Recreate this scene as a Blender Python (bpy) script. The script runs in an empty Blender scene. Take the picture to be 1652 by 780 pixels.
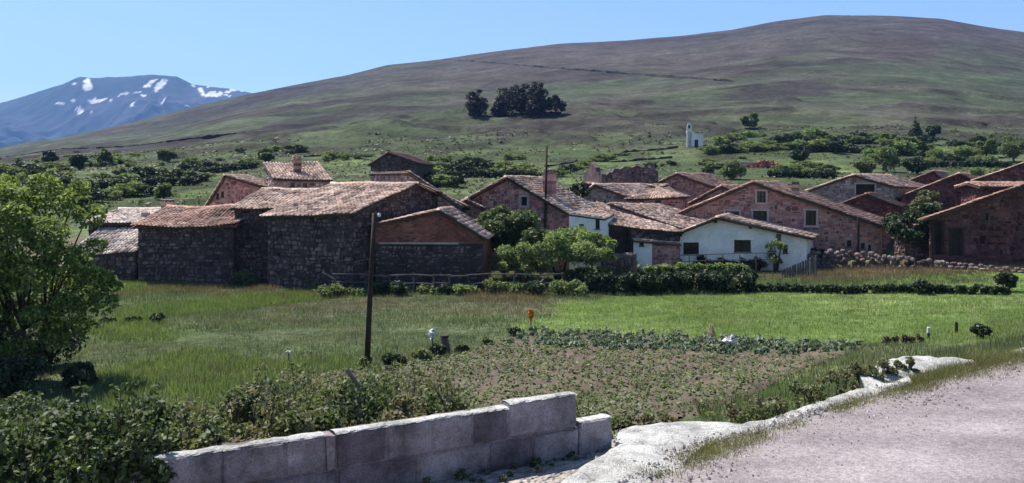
import bpy, math, random
import numpy as np
from mathutils import Vector
from mathutils.geometry import tessellate_polygon

# ------------------------------------------------------------------ camera, sky, sun, exposure
F, CX, HY, CAMZ = 1450.0, 826.0, 300.0, 6.0      # focal length / horizon in photograph pixels, eye height above the field
scene = bpy.context.scene
col = scene.collection
cam_data = bpy.data.cameras.new('camera')
cam = bpy.data.objects.new('camera', cam_data); col.objects.link(cam)
cam.location = (0, 0, CAMZ); cam.rotation_euler = (math.radians(90), 0, 0)
cam_data.sensor_width = 36; cam_data.lens = 36 * F / 1652
cam_data.shift_y = -(390 - HY) / 1652
cam_data.clip_start = 0.1; cam_data.clip_end = 30000
scene.camera = cam

SUN_AZ = math.radians(-46)      # from +Y (view direction), negative = towards the left
SUN_EL = math.radians(58)
world = bpy.data.worlds.new('World'); scene.world = world; world.use_nodes = True
wn = world.node_tree; wn.nodes.clear()
sky = wn.nodes.new('ShaderNodeTexSky'); sky.sky_type = 'NISHITA'; sky.sun_disc = False
sky.sun_elevation = SUN_EL; sky.sun_rotation = SUN_AZ
sky.altitude = 800; sky.air_density = 1.0; sky.dust_density = 0.5; sky.ozone_density = 4.0
bg = wn.nodes.new('ShaderNodeBackground'); bg.inputs['Strength'].default_value = 0.078
wo = wn.nodes.new('ShaderNodeOutputWorld')
wn.links.new(sky.outputs[0], bg.inputs[0]); wn.links.new(bg.outputs[0], wo.inputs[0])
sun_d = bpy.data.lights.new('sun', 'SUN'); sun_d.energy = 4.6; sun_d.angle = math.radians(0.5)
sun_d.color = (1.0, 0.93, 0.84)
sun = bpy.data.objects.new('sun', sun_d); col.objects.link(sun)
sv = Vector((math.sin(SUN_AZ) * math.cos(SUN_EL), math.cos(SUN_AZ) * math.cos(SUN_EL), math.sin(SUN_EL)))
sun.rotation_euler = sv.to_track_quat('Z', 'Y').to_euler(); sun.location = (0, 0, 60)
scene.view_settings.view_transform = 'Standard'; scene.view_settings.look = 'None'
scene.view_settings.exposure = 1.15; scene.view_settings.gamma = 1.0
scene.view_settings.use_curve_mapping = False
scene.render.engine = 'CYCLES'
scene.cycles.max_bounces = 5; scene.cycles.diffuse_bounces = 3; scene.cycles.transmission_bounces = 3
scene.cycles.transparent_max_bounces = 4; scene.cycles.volume_bounces = 0
scene.cycles.use_denoising = True

rng = np.random.default_rng(11); random.seed(11)

# ------------------------------------------------------------------ noise
_tab = np.random.default_rng(5).random((256, 256))
def vnoise(x, y, s, k=0):
    x = np.asarray(x, float) / s + 17.3 * k; y = np.asarray(y, float) / s + 41.7 * k
    xi = np.floor(x).astype(int); yi = np.floor(y).astype(int)
    fx = x - xi; fy = y - yi
    fx = fx * fx * (3 - 2 * fx); fy = fy * fy * (3 - 2 * fy)
    a = _tab[xi & 255, yi & 255]; b = _tab[(xi + 1) & 255, yi & 255]
    c = _tab[xi & 255, (yi + 1) & 255]; d = _tab[(xi + 1) & 255, (yi + 1) & 255]
    return (a * (1 - fx) + b * fx) * (1 - fy) + (c * (1 - fx) + d * fx) * fy
def fbm(x, y, s, o=4, k=0):
    r = 0; a = 0.5
    for i in range(o):
        r = r + a * (vnoise(x, y, s, k + i * 3) - 0.5); a *= 0.5; s = s * 0.5
    return r * 2
def sstep(a, b, x):
    t = np.clip((np.asarray(x, float) - a) / (b - a), 0, 1); return t * t * (3 - 2 * t)

# ------------------------------------------------------------------ terrain as a function of place
RIMX = [-60, -10, -2.1, .43, .8, 1.8, 2.5, 3.4, 4.1, 5.4, 7, 30, 80]
RIMY = [-24, .5, 5.32, 6.85, 7.3, 7.45, 8.0, 8.85, 9.4, 10.5, 11.9, 30, 68]
def bank_s(x, y): return (y - np.interp(x, RIMX, RIMY)) * .81
SKX = [-900, -400, -100, 0, 200, 400, 500, 560, 625, 720, 800, 900, 1010, 1100, 1180, 1250, 1330, 1440, 1520, 1580, 1652, 1900, 2300, 3000]
SKY_ = [297, 290, 265, 245, 200, 152, 133, 122, 106, 95, 83, 71, 66, 58, 48, 35, 25, 26, 31, 42, 52, 90, 150, 200]
RIDGE_Y = 1000.0
def ground(x, y):
    x = np.asarray(x, float); y = np.asarray(y, float)
    z = np.interp(y, [0, 50, 58, 66, 80, 100, 120, 150], [0, 0, .2, .5, 1.6, 4.2, 6.4, 8.5])
    z = z + .75 * sstep(16, 30, x) * sstep(40, 58, y) * (1 - sstep(80, 110, y))
    z = z + .12 * fbm(x, y, 9, 3, 1) * sstep(14, 22, y)
    ys = np.maximum(y, 30)
    px = CX + F * x / ys
    E = (HY - np.interp(px, SKX, SKY_)) / F
    zr = 6 + RIDGE_Y * np.maximum(E, .004)
    t = np.clip((y - 150) / (RIDGE_Y - 150), 0, 1)
    hill = (zr - 8.5) * (t ** 1.15) 
    over = np.maximum(y - RIDGE_Y, 0)
    fall = np.minimum(over * .22 + (over / 300) ** 2 * 20, zr + 5)
    z = z + np.where(y > 150, hill - fall, 0)
    far = sstep(125, 260, y)
    edge = 1 - sstep(820, 1000, y) * .85
    z = z + far * edge * (1.6 * fbm(x, y, 26, 4, 2) + 8.0 * sstep(300, 600, y) * fbm(x, y, 120, 4, 3) + 3.0 * sstep(230, 420, y) * (np.abs(fbm(x, y * .6, 70, 4, 13)) - .15))
    rb = fbm(x * .75, y * .9, 17, 3, 40)
    z = z + 1.3 * sstep(.04, .2, rb) * sstep(185, 215, y) * (1 - sstep(330, 390, y))
    # the rocky knoll under the clump of trees
    kx = (x - 0.5) / 42; ky = (y - 292) / 26
    z = z + 5.0 * np.exp(-(kx * kx + ky * ky)) * (1 + .5 * fbm(x, y, 12, 3, 8))
    kx = (x + 45) / 30; ky = (y - 255) / 20
    z = z + 2.6 * np.exp(-(kx * kx + ky * ky)) * (1 + .9 * fbm(x, y, 10, 3, 9))
    s = bank_s(x, y)
    b = np.interp(s, [-1, 0, .12, .3, 2, 5, 9, 14, 19], [4, 4, 3.9, 3.25, 2.7, 1.75, .8, .2, 0])
    b = b + .1 * fbm(x, y, 1.6, 3, 4) * sstep(.3, 1.5, s)
    return z * sstep(0, 14, s) + b
def gz(x, y): return float(ground(np.array([x]), np.array([y]))[0])
_ds = np.geomspace(3, 1150, 5000)
def G(px, py):
    """point of the terrain seen at a pixel of the photograph"""
    x = (px - CX) / F * _ds; zz = CAMZ + (HY - py) / F * _ds
    h = ground(x, _ds) >= zz
    i = int(np.argmax(h)) if h.any() else len(_ds) - 1
    return Vector((float(x[i]), float(_ds[i]), gz(x[i], _ds[i])))
def P(px, py, d): return Vector(((px - CX) / F * d, d, CAMZ + (HY - py) / F * d))
def onz(px, py, z):
    d = (CAMZ - z) * F / (py - HY); return Vector(((px - CX) / F * d, d, z))
def in_poly(x, y, poly):
    x = np.asarray(x, float); y = np.asarray(y, float); r = np.zeros(x.shape, bool)
    for (x1, y1), (x2, y2) in zip(poly, poly[1:] + poly[:1]):
        c = ((y1 > y) != (y2 > y)) & (x < (x2 - x1) * (y - y1) / ((y2 - y1) or 1e-9) + x1); r ^= c
    return r

# ------------------------------------------------------------------ objects
def mesh_data(name, V, Fc, tint=None, smooth=False, colors=None):
    me = bpy.data.meshes.new(name)
    if isinstance(V, np.ndarray) and isinstance(Fc, np.ndarray):
        n = Fc.shape[1]
        me.vertices.add(len(V)); me.vertices.foreach_set('co', np.ascontiguousarray(V, np.float32).ravel())
        me.loops.add(Fc.size); me.loops.foreach_set('vertex_index', np.ascontiguousarray(Fc, np.int32).ravel())
        me.polygons.add(len(Fc)); me.polygons.foreach_set('loop_start', np.arange(0, Fc.size, n, dtype=np.int32))
        me.polygons.foreach_set('loop_total', np.full(len(Fc), n, np.int32))
        me.update(calc_edges=True)
    else:
        me.from_pydata([tuple(v) for v in V], [], [tuple(f) for f in Fc]); me.update()
    if tint is not None:
        a = me.attributes.new('tint', 'FLOAT', 'POINT'); a.data.foreach_set('value', np.ascontiguousarray(tint, np.float32))
    if colors is not None:
        a = me.attributes.new('Col', 'FLOAT_COLOR', 'POINT'); a.data.foreach_set('color', np.ascontiguousarray(colors, np.float32).ravel())
    if smooth: me.polygons.foreach_set('use_smooth', np.ones(len(me.polygons), bool))
    me.validate()
    return me
def link(name, me, m, parent=None, loc=None, kind=None):
    o = bpy.data.objects.new(name, me); col.objects.link(o)
    if me is not None and m is not None and not me.materials: me.materials.append(m)
    if parent is not None: o.parent = parent
    if loc is not None: o.location = loc
    if kind: o['kind'] = kind
    return o
def obj(name, V, Fc, m, parent=None, tint=None, smooth=False, kind=None, loc=None, colors=None):
    return link(name, mesh_data(name, V, Fc, tint, smooth, colors), m, parent, loc, kind)
def tag(o, label, cat, group=None):
    o['label'] = label; o['category'] = cat
    if group: o['group'] = group
    return o
def thing(name, label, cat, loc=(0, 0, 0), group=None):
    o = bpy.data.objects.new(name, None); col.objects.link(o); o.location = loc
    o.empty_display_size = .2
    o['kind'] = 'thing'
    return tag(o, label, cat, group)
def dup(root, loc, rz=0, sc=1.0, label=None):
    r = root.copy(); col.objects.link(r); r.location = loc; r.rotation_euler = (0, 0, rz); r.scale = (sc, sc, sc) if not isinstance(sc, tuple) else sc
    if label: r['label'] = label
    for ch in list(root.children):
        c = ch.copy(); col.objects.link(c); c.parent = r
        for g in list(ch.children):
            d = g.copy(); col.objects.link(d); d.parent = c
    return r
class MB:
    """collects quads and polygons for one mesh"""
    def __init__(self): self.V = []; self.F = []; self.T = []
    def add(self, V, Fc, t=None):
        n = len(self.V); self.V += [tuple(v) for v in V]; self.F += [tuple(i + n for i in f) for f in Fc]
        self.T += [random.random() if t is None else t] * len(V)
    def box(self, c, s, ax=None, j=0.0, t=None):
        ax = ax or (Vector((1, 0, 0)), Vector((0, 1, 0)), Vector((0, 0, 1)))
        c = Vector(c); V = []
        for k in (-1, 1):
            for q in ((-1, -1), (1, -1), (1, 1), (-1, 1)):
                V.append(c + ax[0] * (q[0] * s[0] / 2 + random.uniform(-j, j)) + ax[1] * (q[1] * s[1] / 2 + random.uniform(-j, j)) + ax[2] * (k * s[2] / 2 + random.uniform(-j, j)))
        self.add(V, [(3, 2, 1, 0), (4, 5, 6, 7), (0, 1, 5, 4), (1, 2, 6, 5), (2, 3, 7, 6), (3, 0, 4, 7)], t)
    def tube(self, pts, rad, n=7, cap=True, t=None):
        pts = [Vector(p) for p in pts]; V = []; Fc = []
        for i, p in enumerate(pts):
            d = (pts[min(i + 1, len(pts) - 1)] - pts[max(i - 1, 0)]).normalized()
            a = d.cross(Vector((0, 0, 1)) if abs(d.z) < .9 else Vector((1, 0, 0))).normalized(); b = d.cross(a)
            for k in range(n):
                w = 2 * math.pi * k / n; V.append(p + (a * math.cos(w) + b * math.sin(w)) * rad[i])
        for i in range(len(pts) - 1):
            for k in range(n):
                Fc.append((i * n + k, i * n + (k + 1) % n, (i + 1) * n + (k + 1) % n, (i + 1) * n + k))
        if cap: Fc.append(tuple(range(n))[::-1]); Fc.append(tuple((len(pts) - 1) * n + k for k in range(n)))
        self.add(V, Fc, t)
    def build(self, name, m, parent=None, smooth=False, kind=None, loc=None):
        return obj(name, self.V, self.F, m, parent, self.T, smooth, kind, loc)

# ------------------------------------------------------------------ materials
def newmat(name):
    m = bpy.data.materials.new(name); m.use_nodes = True; nt = m.node_tree; nt.nodes.clear()
    out = nt.nodes.new('ShaderNodeOutputMaterial'); return m, nt, out
def N(nt, t, **kw):
    n = nt.nodes.new(t)
    for k, v in kw.items():
        if k in n.inputs.keys(): n.inputs[k].default_value = v
        else: setattr(n, k, v)
    return n
def noise(nt, vec, scale, detail=4, rough=.6):
    n = nt.nodes.new('ShaderNodeTexNoise'); n.inputs['Scale'].default_value = scale; n.inputs['Detail'].default_value = detail; n.inputs['Roughness'].default_value = rough
    nt.links.new(vec, n.inputs['Vector']); return n.outputs['Fac']
def ramp(nt, fac, stops):
    r = nt.nodes.new('ShaderNodeValToRGB'); e = r.color_ramp.elements
    while len(e) < len(stops): e.new(.5)
    for k, (p, c) in enumerate(stops):
        e[k].position = p; e[k].color = (*c, 1) if len(c) == 3 else c
    nt.links.new(fac, r.inputs[0]); return r.outputs[0]
def mul(nt, a, b, fac=1.0, mode='MULTIPLY'):
    n = nt.nodes.new('ShaderNodeMix'); n.data_type = 'RGBA'; n.blend_type = mode; n.clamp_factor = True
    if isinstance(fac, float): n.inputs[0].default_value = fac
    else: nt.links.new(fac, n.inputs[0])
    nt.links.new(a, n.inputs[6]); 
    if isinstance(b, tuple): n.inputs[7].default_value = (*b, 1)
    else: nt.links.new(b, n.inputs[7])
    return n.outputs[2]
def pos(nt): return nt.nodes.new('ShaderNodeNewGeometry').outputs['Position']
def attr(nt, name, out='Fac'):
    n = nt.nodes.new('ShaderNodeAttribute'); n.attribute_name = name; return n.outputs[out]
def bump(nt, h, strength=.5, dist=.05):
    b = nt.nodes.new('ShaderNodeBump'); b.inputs['Strength'].default_value = strength; b.inputs['Distance'].default_value = dist
    nt.links.new(h, b.inputs['Height']); return b.outputs[0]
def g3(v): return (v, v, v)
def surf_mat(name, stops, scale=1.0, detail=5, grime=.5, gscale=.6, fine=20, rough=.85, bstr=.4, bdist=.03, tint=None, spec=.2, fc=(.72, 1.15), crack=None):
    """stops: colours by noise; tint: (dark, light) multiplier by the per-piece attribute"""
    m, nt, out = newmat(name); p = pos(nt)
    c = ramp(nt, noise(nt, p, scale, detail, .65), stops)
    g = ramp(nt, noise(nt, p, gscale, 4, .7), [(.35, g3(1 - grime)), (.62, g3(1.0))])
    c = mul(nt, c, g)
    f = noise(nt, p, fine, 3, .7)
    c = mul(nt, c, ramp(nt, f, [(.3, g3(fc[0])), (.7, g3(fc[1]))]))
    if crack:
        w = nt.nodes.new('ShaderNodeVectorMath'); w.operation = 'ADD'; nn = nt.nodes.new('ShaderNodeTexNoise'); nn.inputs['Scale'].default_value = 5; nt.links.new(p, nn.inputs['Vector'])
        sc_ = nt.nodes.new('ShaderNodeVectorMath'); sc_.operation = 'SCALE'; sc_.inputs['Scale'].default_value = .3; nt.links.new(nn.outputs['Color'], sc_.inputs[0]); nt.links.new(p, w.inputs[0]); nt.links.new(sc_.outputs[0], w.inputs[1])
        vo = nt.nodes.new('ShaderNodeTexVoronoi'); vo.feature = 'DISTANCE_TO_EDGE'; vo.inputs['Scale'].default_value = crack; nt.links.new(w.outputs[0], vo.inputs['Vector'])
        c = mul(nt, c, ramp(nt, vo.outputs['Distance'], [(.0, g3(.62)), (.014, g3(1.0))]))
    if tint:
        c = mul(nt, c, ramp(nt, attr(nt, 'tint'), tint))
    b = N(nt, 'ShaderNodeBsdfPrincipled', Roughness=rough); b.inputs['Specular IOR Level'].default_value = spec
    nt.links.new(c, b.inputs['Base Color'])
    nt.links.new(bump(nt, f, bstr, bdist), b.inputs['Normal'])
    nt.links.new(b.outputs[0], out.inputs[0]); return m
def leaf_mat(name, dark, light, scale=.6, trans=.3, alt=None):
    m, nt, out = newmat(name); p = pos(nt)
    c = ramp(nt, attr(nt, 'tint'), [(0, dark), (1, light)])
    if alt: c = mul(nt, c, alt, ramp(nt, noise(nt, p, scale, 3, .6), [(.45, g3(0)), (.62, g3(.85))]), 'MIX')
    c = mul(nt, c, ramp(nt, noise(nt, p, scale * 2.3, 3, .6), [(.3, g3(.7)), (.7, g3(1.2))]))
    b = N(nt, 'ShaderNodeBsdfPrincipled', Roughness=.6); b.inputs['Specular IOR Level'].default_value = .25
    nt.links.new(c, b.inputs['Base Color'])
    t = nt.nodes.new('ShaderNodeBsdfTranslucent'); nt.links.new(mul(nt, c, (1.1, 1.25, .65)), t.inputs[0])
    mx = nt.nodes.new('ShaderNodeMixShader'); mx.inputs[0].default_value = trans
    nt.links.new(b.outputs[0], mx.inputs[1]); nt.links.new(t.outputs[0], mx.inputs[2]); nt.links.new(mx.outputs[0], out.inputs[0]); return m
TT = [(0, (.45, .42, .42)), (.5, (.9, .9, .9)), (1, (1.35, 1.3, 1.25))]
TV = [(0, (.36, .33, .33)), (.45, (.85, .83, .82)), (1, (1.65, 1.6, 1.5))]
M = {}
M['tile'] = surf_mat('roof_tile_pale', [(.3, (.35, .23, .185)), (.5, (.47, .35, .295)), (.72, (.60, .49, .425))], .9, grime=.35, gscale=.5, fine=9, tint=TV)
M['tile_red'] = surf_mat('roof_tile_red', [(.3, (.27, .15, .12)), (.5, (.375, .24, .195)), (.72, (.48, .355, .30))], .9, grime=.35, gscale=.5, fine=9, tint=TV)
M['tile_dark'] = surf_mat('roof_tile_weathered', [(.3, (.12, .07, .06)), (.5, (.18, .11, .09)), (.72, (.25, .18, .15))], .9, grime=.4, gscale=.5, fine=9, tint=TT)
M['deck'] = surf_mat('roof_boards', [(.3, (.07, .045, .035)), (.7, (.13, .09, .07))], 2)
M['stone_dark'] = surf_mat('dark_field_stone', [(.3, (.11, .075, .08)), (.55, (.18, .13, .13)), (.75, (.29, .22, .215))], 1.4, grime=.45, gscale=.25, fine=14, tint=TV, bstr=.7)
M['mortar_dark'] = surf_mat('dark_mortar', [(.3, (.05, .038, .036)), (.7, (.09, .07, .065))], 1.2, grime=.4)
M['stone_brown'] = surf_mat('brown_field_stone', [(.3, (.36, .17, .155)), (.55, (.50, .255, .235)), (.75, (.62, .39, .35))], 1.0, grime=.45, gscale=.22, fine=14, tint=TV, bstr=.7)
M['mortar_brown'] = surf_mat('brown_mortar', [(.3, (.40, .24, .22)), (.7, (.52, .35, .32))], 1.2, grime=.3)
M['stone_grey'] = surf_mat('grey_field_stone', [(.3, (.34, .26, .245)), (.55, (.46, .37, .35)), (.75, (.56, .47, .45))], 1.0, grime=.45, gscale=.22, fine=14, tint=TV, bstr=.7)
M['mortar_grey'] = surf_mat('grey_mortar', [(.3, (.28, .23, .22)), (.7, (.40, .34, .32))], 1.2, grime=.3)
M['stone_red'] = surf_mat('dark_red_stone', [(.3, (.125, .048, .05)), (.55, (.21, .084, .084)), (.75, (.36, .19, .17))], .8, grime=.5, gscale=.3, fine=14, tint=TV, bstr=.7)
M['mortar_red'] = surf_mat('dark_red_mortar', [(.3, (.12, .055, .056)), (.7, (.20, .10, .095))], 1.0, grime=.45)
M['brick'] = surf_mat('red_brick', [(.3, (.27, .105, .08)), (.6, (.34, .145, .11)), (.8, (.40, .20, .16))], 2, grime=.3, gscale=.5, fine=18, tint=TT)
M['white'] = surf_mat('white_plaster', [(.3, (.82, .80, .765)), (.6, (.87, .855, .82)), (.8, (.90, .89, .86))], .7, grime=.22, gscale=.9, fine=6, bstr=.15, fc=(.88, 1.05))
M['cream'] = surf_mat('cream_plaster', [(.3, (.36, .28, .22)), (.7, (.5, .41, .33))], .7, grime=.3, gscale=.5, fine=6, bstr=.15)
M['dressed'] = surf_mat('dressed_stone', [(.3, (.42, .33, .32)), (.7, (.56, .46, .44))], 2, grime=.2, fine=12)
M['wood_dark'] = surf_mat('dark_timber', [(.3, (.035, .025, .02)), (.7, (.07, .05, .04))], 3, fine=25)
M['wood_grey'] = surf_mat('weathered_timber', [(.3, (.10, .085, .08)), (.7, (.19, .165, .155))], 3, fine=30)
M['bark'] = surf_mat('bark', [(.3, (.05, .038, .03)), (.7, (.11, .085, .07))], 4, fine=30, bstr=.8)
M['ridge_stone'] = surf_mat('pale_rock', [(.3, (.15, .125, .12)), (.6, (.24, .205, .20)), (.8, (.36, .325, .315))], 1.8, grime=.4, gscale=.9, fine=16, tint=TT, bstr=.7)
M['block'] = surf_mat('concrete_block', [(.3, (.26, .215, .235)), (.52, (.33, .285, .30)), (.75, (.43, .39, .40))], 3.0, grime=.62, gscale=3.2, fine=90, bstr=.9, bdist=.012, fc=(.6, 1.25), tint=[(0, (.42, .38, .44)), (.45, (.85, .82, .86)), (1, (1.2, 1.2, 1.2))])
M['mortar'] = surf_mat('pale_mortar', [(.3, (.42, .39, .38)), (.7, (.62, .6, .58))], 6, grime=.35, gscale=3, fine=70, bstr=.8, bdist=.01)
M['ledge'] = surf_mat('pale_concrete', [(.3, (.40, .395, .38)), (.5, (.53, .53, .51)), (.75, (.62, .62, .60))], 2.6, grime=.5, gscale=3.2, fine=55, bstr=1.0, bdist=.02, fc=(.62, 1.22), crack=1.3)
M['whitewash'] = surf_mat('white_paint', [(.3, (.68, .68, .68)), (.7, (.8, .8, .8))], 2, grime=.15, bstr=.1)
M['moor_stone'] = surf_mat('moor_wall_stone', [(.3, (.025, .023, .026)), (.7, (.05, .046, .05))], 1, grime=.3)
M['orange'] = surf_mat('orange_cloth', [(.3, (.6, .2, .03)), (.7, (.8, .33, .06))], 5, grime=.2)
M['dead'] = surf_mat('dry_cane', [(.3, (.38, .25, .17)), (.7, (.55, .40, .28))], 5, grime=.2)
M['rubble'] = surf_mat('red_rubble', [(.3, (.25, .09, .07)), (.7, (.42, .17, .13))], 2, tint=TT)
def glass_mat():
    m, nt, out = newmat('dark_glass'); b = N(nt, 'ShaderNodeBsdfPrincipled', Roughness=.12); b.inputs['Base Color'].default_value = (.012, .013, .018, 1)
    nt.links.new(b.outputs[0], out.inputs[0]); return m
M['glass'] = glass_mat()
M['leaf_tree'] = leaf_mat('broadleaf_bright', (.045, .075, .025), (.30, .37, .115), 1.6, .44)
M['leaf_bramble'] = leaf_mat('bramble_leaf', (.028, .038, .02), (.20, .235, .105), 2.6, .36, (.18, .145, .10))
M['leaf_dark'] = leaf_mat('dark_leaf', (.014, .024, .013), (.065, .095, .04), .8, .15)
M['leaf_shade'] = leaf_mat('shaded_bramble_leaf', (.02, .03, .014), (.125, .165, .065), 2.4, .3)  # darker copy of the bramble leaf, tree shade put into its colour
M['leaf_pale'] = leaf_mat('pale_green_leaf', (.09, .13, .055), (.29, .35, .16), .8, .48)
M['leaf_shrub'] = leaf_mat('scrub_leaf', (.052, .072, .034), (.22, .26, .115), .12, .44, (.17, .19, .085))
M['leaf_far_dark'] = leaf_mat('oak_purple_leaf', (.018, .014, .018), (.05, .04, .042), .3, .15)
M['leaf_cabbage'] = leaf_mat('cabbage_leaf', (.07, .10, .065), (.19, .24, .155), 1.0, .25)
M['grass_meadow'] = leaf_mat('meadow_blade', (.068, .09, .05), (.165, .20, .115), .22, .42, (.17, .15, .11))
M['grass_field'] = leaf_mat('field_blade', (.12, .18, .06), (.29, .36, .13), .3, .48)
M['grass_dry'] = leaf_mat('verge_blade', (.10, .10, .04), (.26, .24, .11), .8, .3)

# ------------------------------------------------------------------ ground sheet
def axis(vals):
    out = [vals[0][0]]
    for (a, b, s0, s1) in vals:
        x = a
        while x < b - 1e-6:
            f = (x - a) / (b - a); x = x + s0 + (s1 - s0) * f
            out.append(min(x, b))
    return np.unique(np.round(np.array(out), 4))
xp = axis([(0, 14, .36, .42), (14, 40, .42, 1.0), (40, 160, 1.0, 3.5), (160, 700, 4, 10), (700, 6000, 60, 900)])
gx = np.concatenate([-xp[::-1][:-1], xp])
gy = axis([(-200, -4, 40, 4), (-4, 2, 1, .5), (2, 40, .33, .4), (40, 75, .42, .6), (75, 160, .7, 1.3), (160, 400, 1.4, 3.2), (400, 1020, 4, 7), (1020, 1500, 20, 60), (1500, 6900, 200, 700)])
XX, YY = np.meshgrid(gx, gy); ZZ = ground(XX, YY)
GARDEN = [tuple(onz(a, b, 0).xy) for a, b in [(850, 535), (1110, 549), (1405, 574), (1350, 610), (1285, 642), (1170, 705), (1120, 745), (985, 760), (740, 740), (540, 650), (470, 612), (560, 600), (660, 588), (740, 570), (795, 556)]]
FIELD = [tuple(onz(a, b, 0).xy) for a, b in [(850, 537), (880, 508), (915, 486), (960, 479), (1220, 473), (1660, 470), (1900, 470), (2000, 560), (1660, 600), (1405, 574), (1110, 549)]]
def ragged(x, y, poly, a=1.3): return in_poly(x + a * fbm(x, y, 2.5, 3, 240), y + a * fbm(x, y, 2.5, 3, 246), poly)
def region(poly, x, y, soft=.6):
    k = 0
    for dx, dy in ((0, 0), (soft, 0), (-soft, 0), (0, soft), (0, -soft)):
        k = k + in_poly(x + dx, y + dy, poly) / 5.0
    return k
def lerp3(a, b, t): return a + (np.asarray(b) - a) * t[..., None]
PLOTS = []
for (px, py, w, ry) in ((555, 262, 45, 12), (925, 292, 30, 8), (1310, 268, 60, 14), (330, 312, 40, 7), (870, 272, 50, 10), (985, 262, 40, 10), (1555, 246, 50, 12), (480, 268, 25, 6), (180, 300, 40, 5)):
    g = G(px, py); PLOTS.append((g.x, g.y, w * g.y / F, ry))
def ground_colour(x, y):
    ones = np.ones(x.shape + (3,))
    n1 = fbm(x, y, 9, 4, 20); n2 = fbm(x, y, 2.2, 3, 21)
    c = ones * np.array((.085, .108, .055))
    c = lerp3(c, (.125, .112, .078), np.clip(sstep(-.1, .35, n1 + .4 * n2) , 0, 1) * .9)
    c = lerp3(c, (.11, .155, .06), sstep(.1, .4, fbm(x, y * 2.2, 12, 3, 23)) * .8)
    f = region(FIELD, x + 1.3 * fbm(x, y, 2.5, 3, 240), y + 1.3 * fbm(x, y, 2.5, 3, 246))
    c = lerp3(c, (.125, .18, .06), f); c = lerp3(c, (.15, .165, .075), f * sstep(.1, .4, n2 + n1 * .5) * .55)
    # upper strip in front of the stone wall: brown above, green below
    up = sstep(9, 14, x) * sstep(51, 53, y) * (1 - sstep(64, 68, y))
    c = lerp3(c, (.10, .15, .04), up); c = lerp3(c, (.21, .14, .10), up * sstep(54.5, 57, y + 1.5 * n2) * (1 - sstep(60, 63, y)) * .8)
    g = region(GARDEN, x, y, .3)
    c = lerp3(c, (.16, .115, .095), g)
    s = bank_s(x, y)
    bk = (1 - sstep(10, 16, s))
    c = lerp3(c, (.095, .12, .05), bk)
    c = lerp3(c, (.30, .27, .25), 1 - sstep(-.3, .1, s))
    vill = sstep(56, 62, y) * (1 - sstep(74, 82, y)) * (1 - up)
    c = lerp3(c, (.12, .10, .07), vill * .6)
    # hillside
    h = sstep(74, 95, y)
    lo = lerp3(ones * np.array((.062, .086, .04)), (.092, .118, .056), sstep(0, .35, fbm(x, y * 2.5, 30, 4, 30)))
    lo = lerp3(lo, (.055, .06, .035), sstep(.08, .3, fbm(x, y, 7, 4, 31)) * .8)
    mo = lerp3(ones * np.array((.052, .064, .042)), (.062, .058, .050), sstep(-.2, .3, fbm(x, y, 90, 4, 32)))
    mo = lerp3(mo, (.066, .084, .05), sstep(.05, .4, fbm(x, y * 2.5, 45, 4, 33)) * .8)
    mo = lerp3(mo, (.033, .028, .03), sstep(.1, .3, fbm(x * .7, y * .9, 42, 5, 34)) * .75 * (1 - .5 * sstep(600, 800, y)))
    px = CX + F * x / np.maximum(y, 30)
    top = sstep(420, 800, y) * sstep(420, 900, px)
    mo = lerp3(mo, (.060, .050, .053), top * .85)
    mo = lerp3(mo, (.035, .032, .035), sstep(.0, .3, fbm(x * .5, y * 1.6, 220, 4, 36)) * sstep(550, 800, y) * .75)
    mo = lerp3(mo, (.052, .036, .04), sstep(1360, 1420, px) * (1 - sstep(1480, 1560, px)) * sstep(520, 560, y) * (1 - sstep(640, 700, y)) * .55)
    hc = lerp3(lo, mo, sstep(190, 290, y + 50 * fbm(x, y, 60, 3, 35)))[...] if False else lo + (mo - lo) * sstep(190, 290, y + 50 * fbm(x, y, 60, 3, 35))[..., None]
    rb = fbm(x * .75, y * .9, 17, 4, 40); win = sstep(180, 215, y) * (1 - sstep(330, 400, y))
    hc = lerp3(hc, (.036, .03, .032), sstep(.03, .13, rb) * (1 - .75 * sstep(.2, .3, rb)) * win * .75)  # outcrop bands, with bank-face shade put into the dark colour
    hc = lerp3(hc, (.036, .034, .042), np.exp(-((x + 205) / 95) ** 2 - ((y - 740) / 150) ** 2) * .8)  # hill shading near the left crest painted as a dark patch
    for (a, b, rx, ry) in PLOTS:
        hc = lerp3(hc, (.105, .145, .055), 1 - sstep(.6, 1.1, ((x - a) / rx) ** 2 + ((y - b) / ry) ** 2))
    c = c + (hc - c) * h[..., None]
    return c * 1.18
CC = ground_colour(XX, YY)
nx, ny = len(gx), len(gy)
I = (np.arange(ny - 1)[:, None] * nx + np.arange(nx - 1)[None, :]).ravel()
FA = np.stack([I, I + 1, I + 1 + nx, I + nx], 1)
def ground_mat():
    m, nt, out = newmat('ground_cover'); p = pos(nt)
    c = attr(nt, 'Col', 'Color')
    for sc_, lo, hi in ((.012, .8, 1.18), (.045, .62, 1.3), (.16, .66, 1.28), (.6, .66, 1.28), (2.6, .7, 1.25), (16, .75, 1.2)):
        c = mul(nt, c, ramp(nt, noise(nt, p, sc_, 4, .65), [(.3, g3(lo)), (.7, g3(hi))]))
    h = noise(nt, p, .55, 6, .75)
    b = N(nt, 'ShaderNodeBsdfPrincipled', Roughness=.95); b.inputs['Specular IOR Level'].default_value = .05
    nt.links.new(c, b.inputs['Base Color']); nt.links.new(bump(nt, h, 1.0, .9), b.inputs['Normal'])
    nt.links.new(b.outputs[0], out.inputs[0]); return m
M['ground'] = ground_mat()
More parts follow.
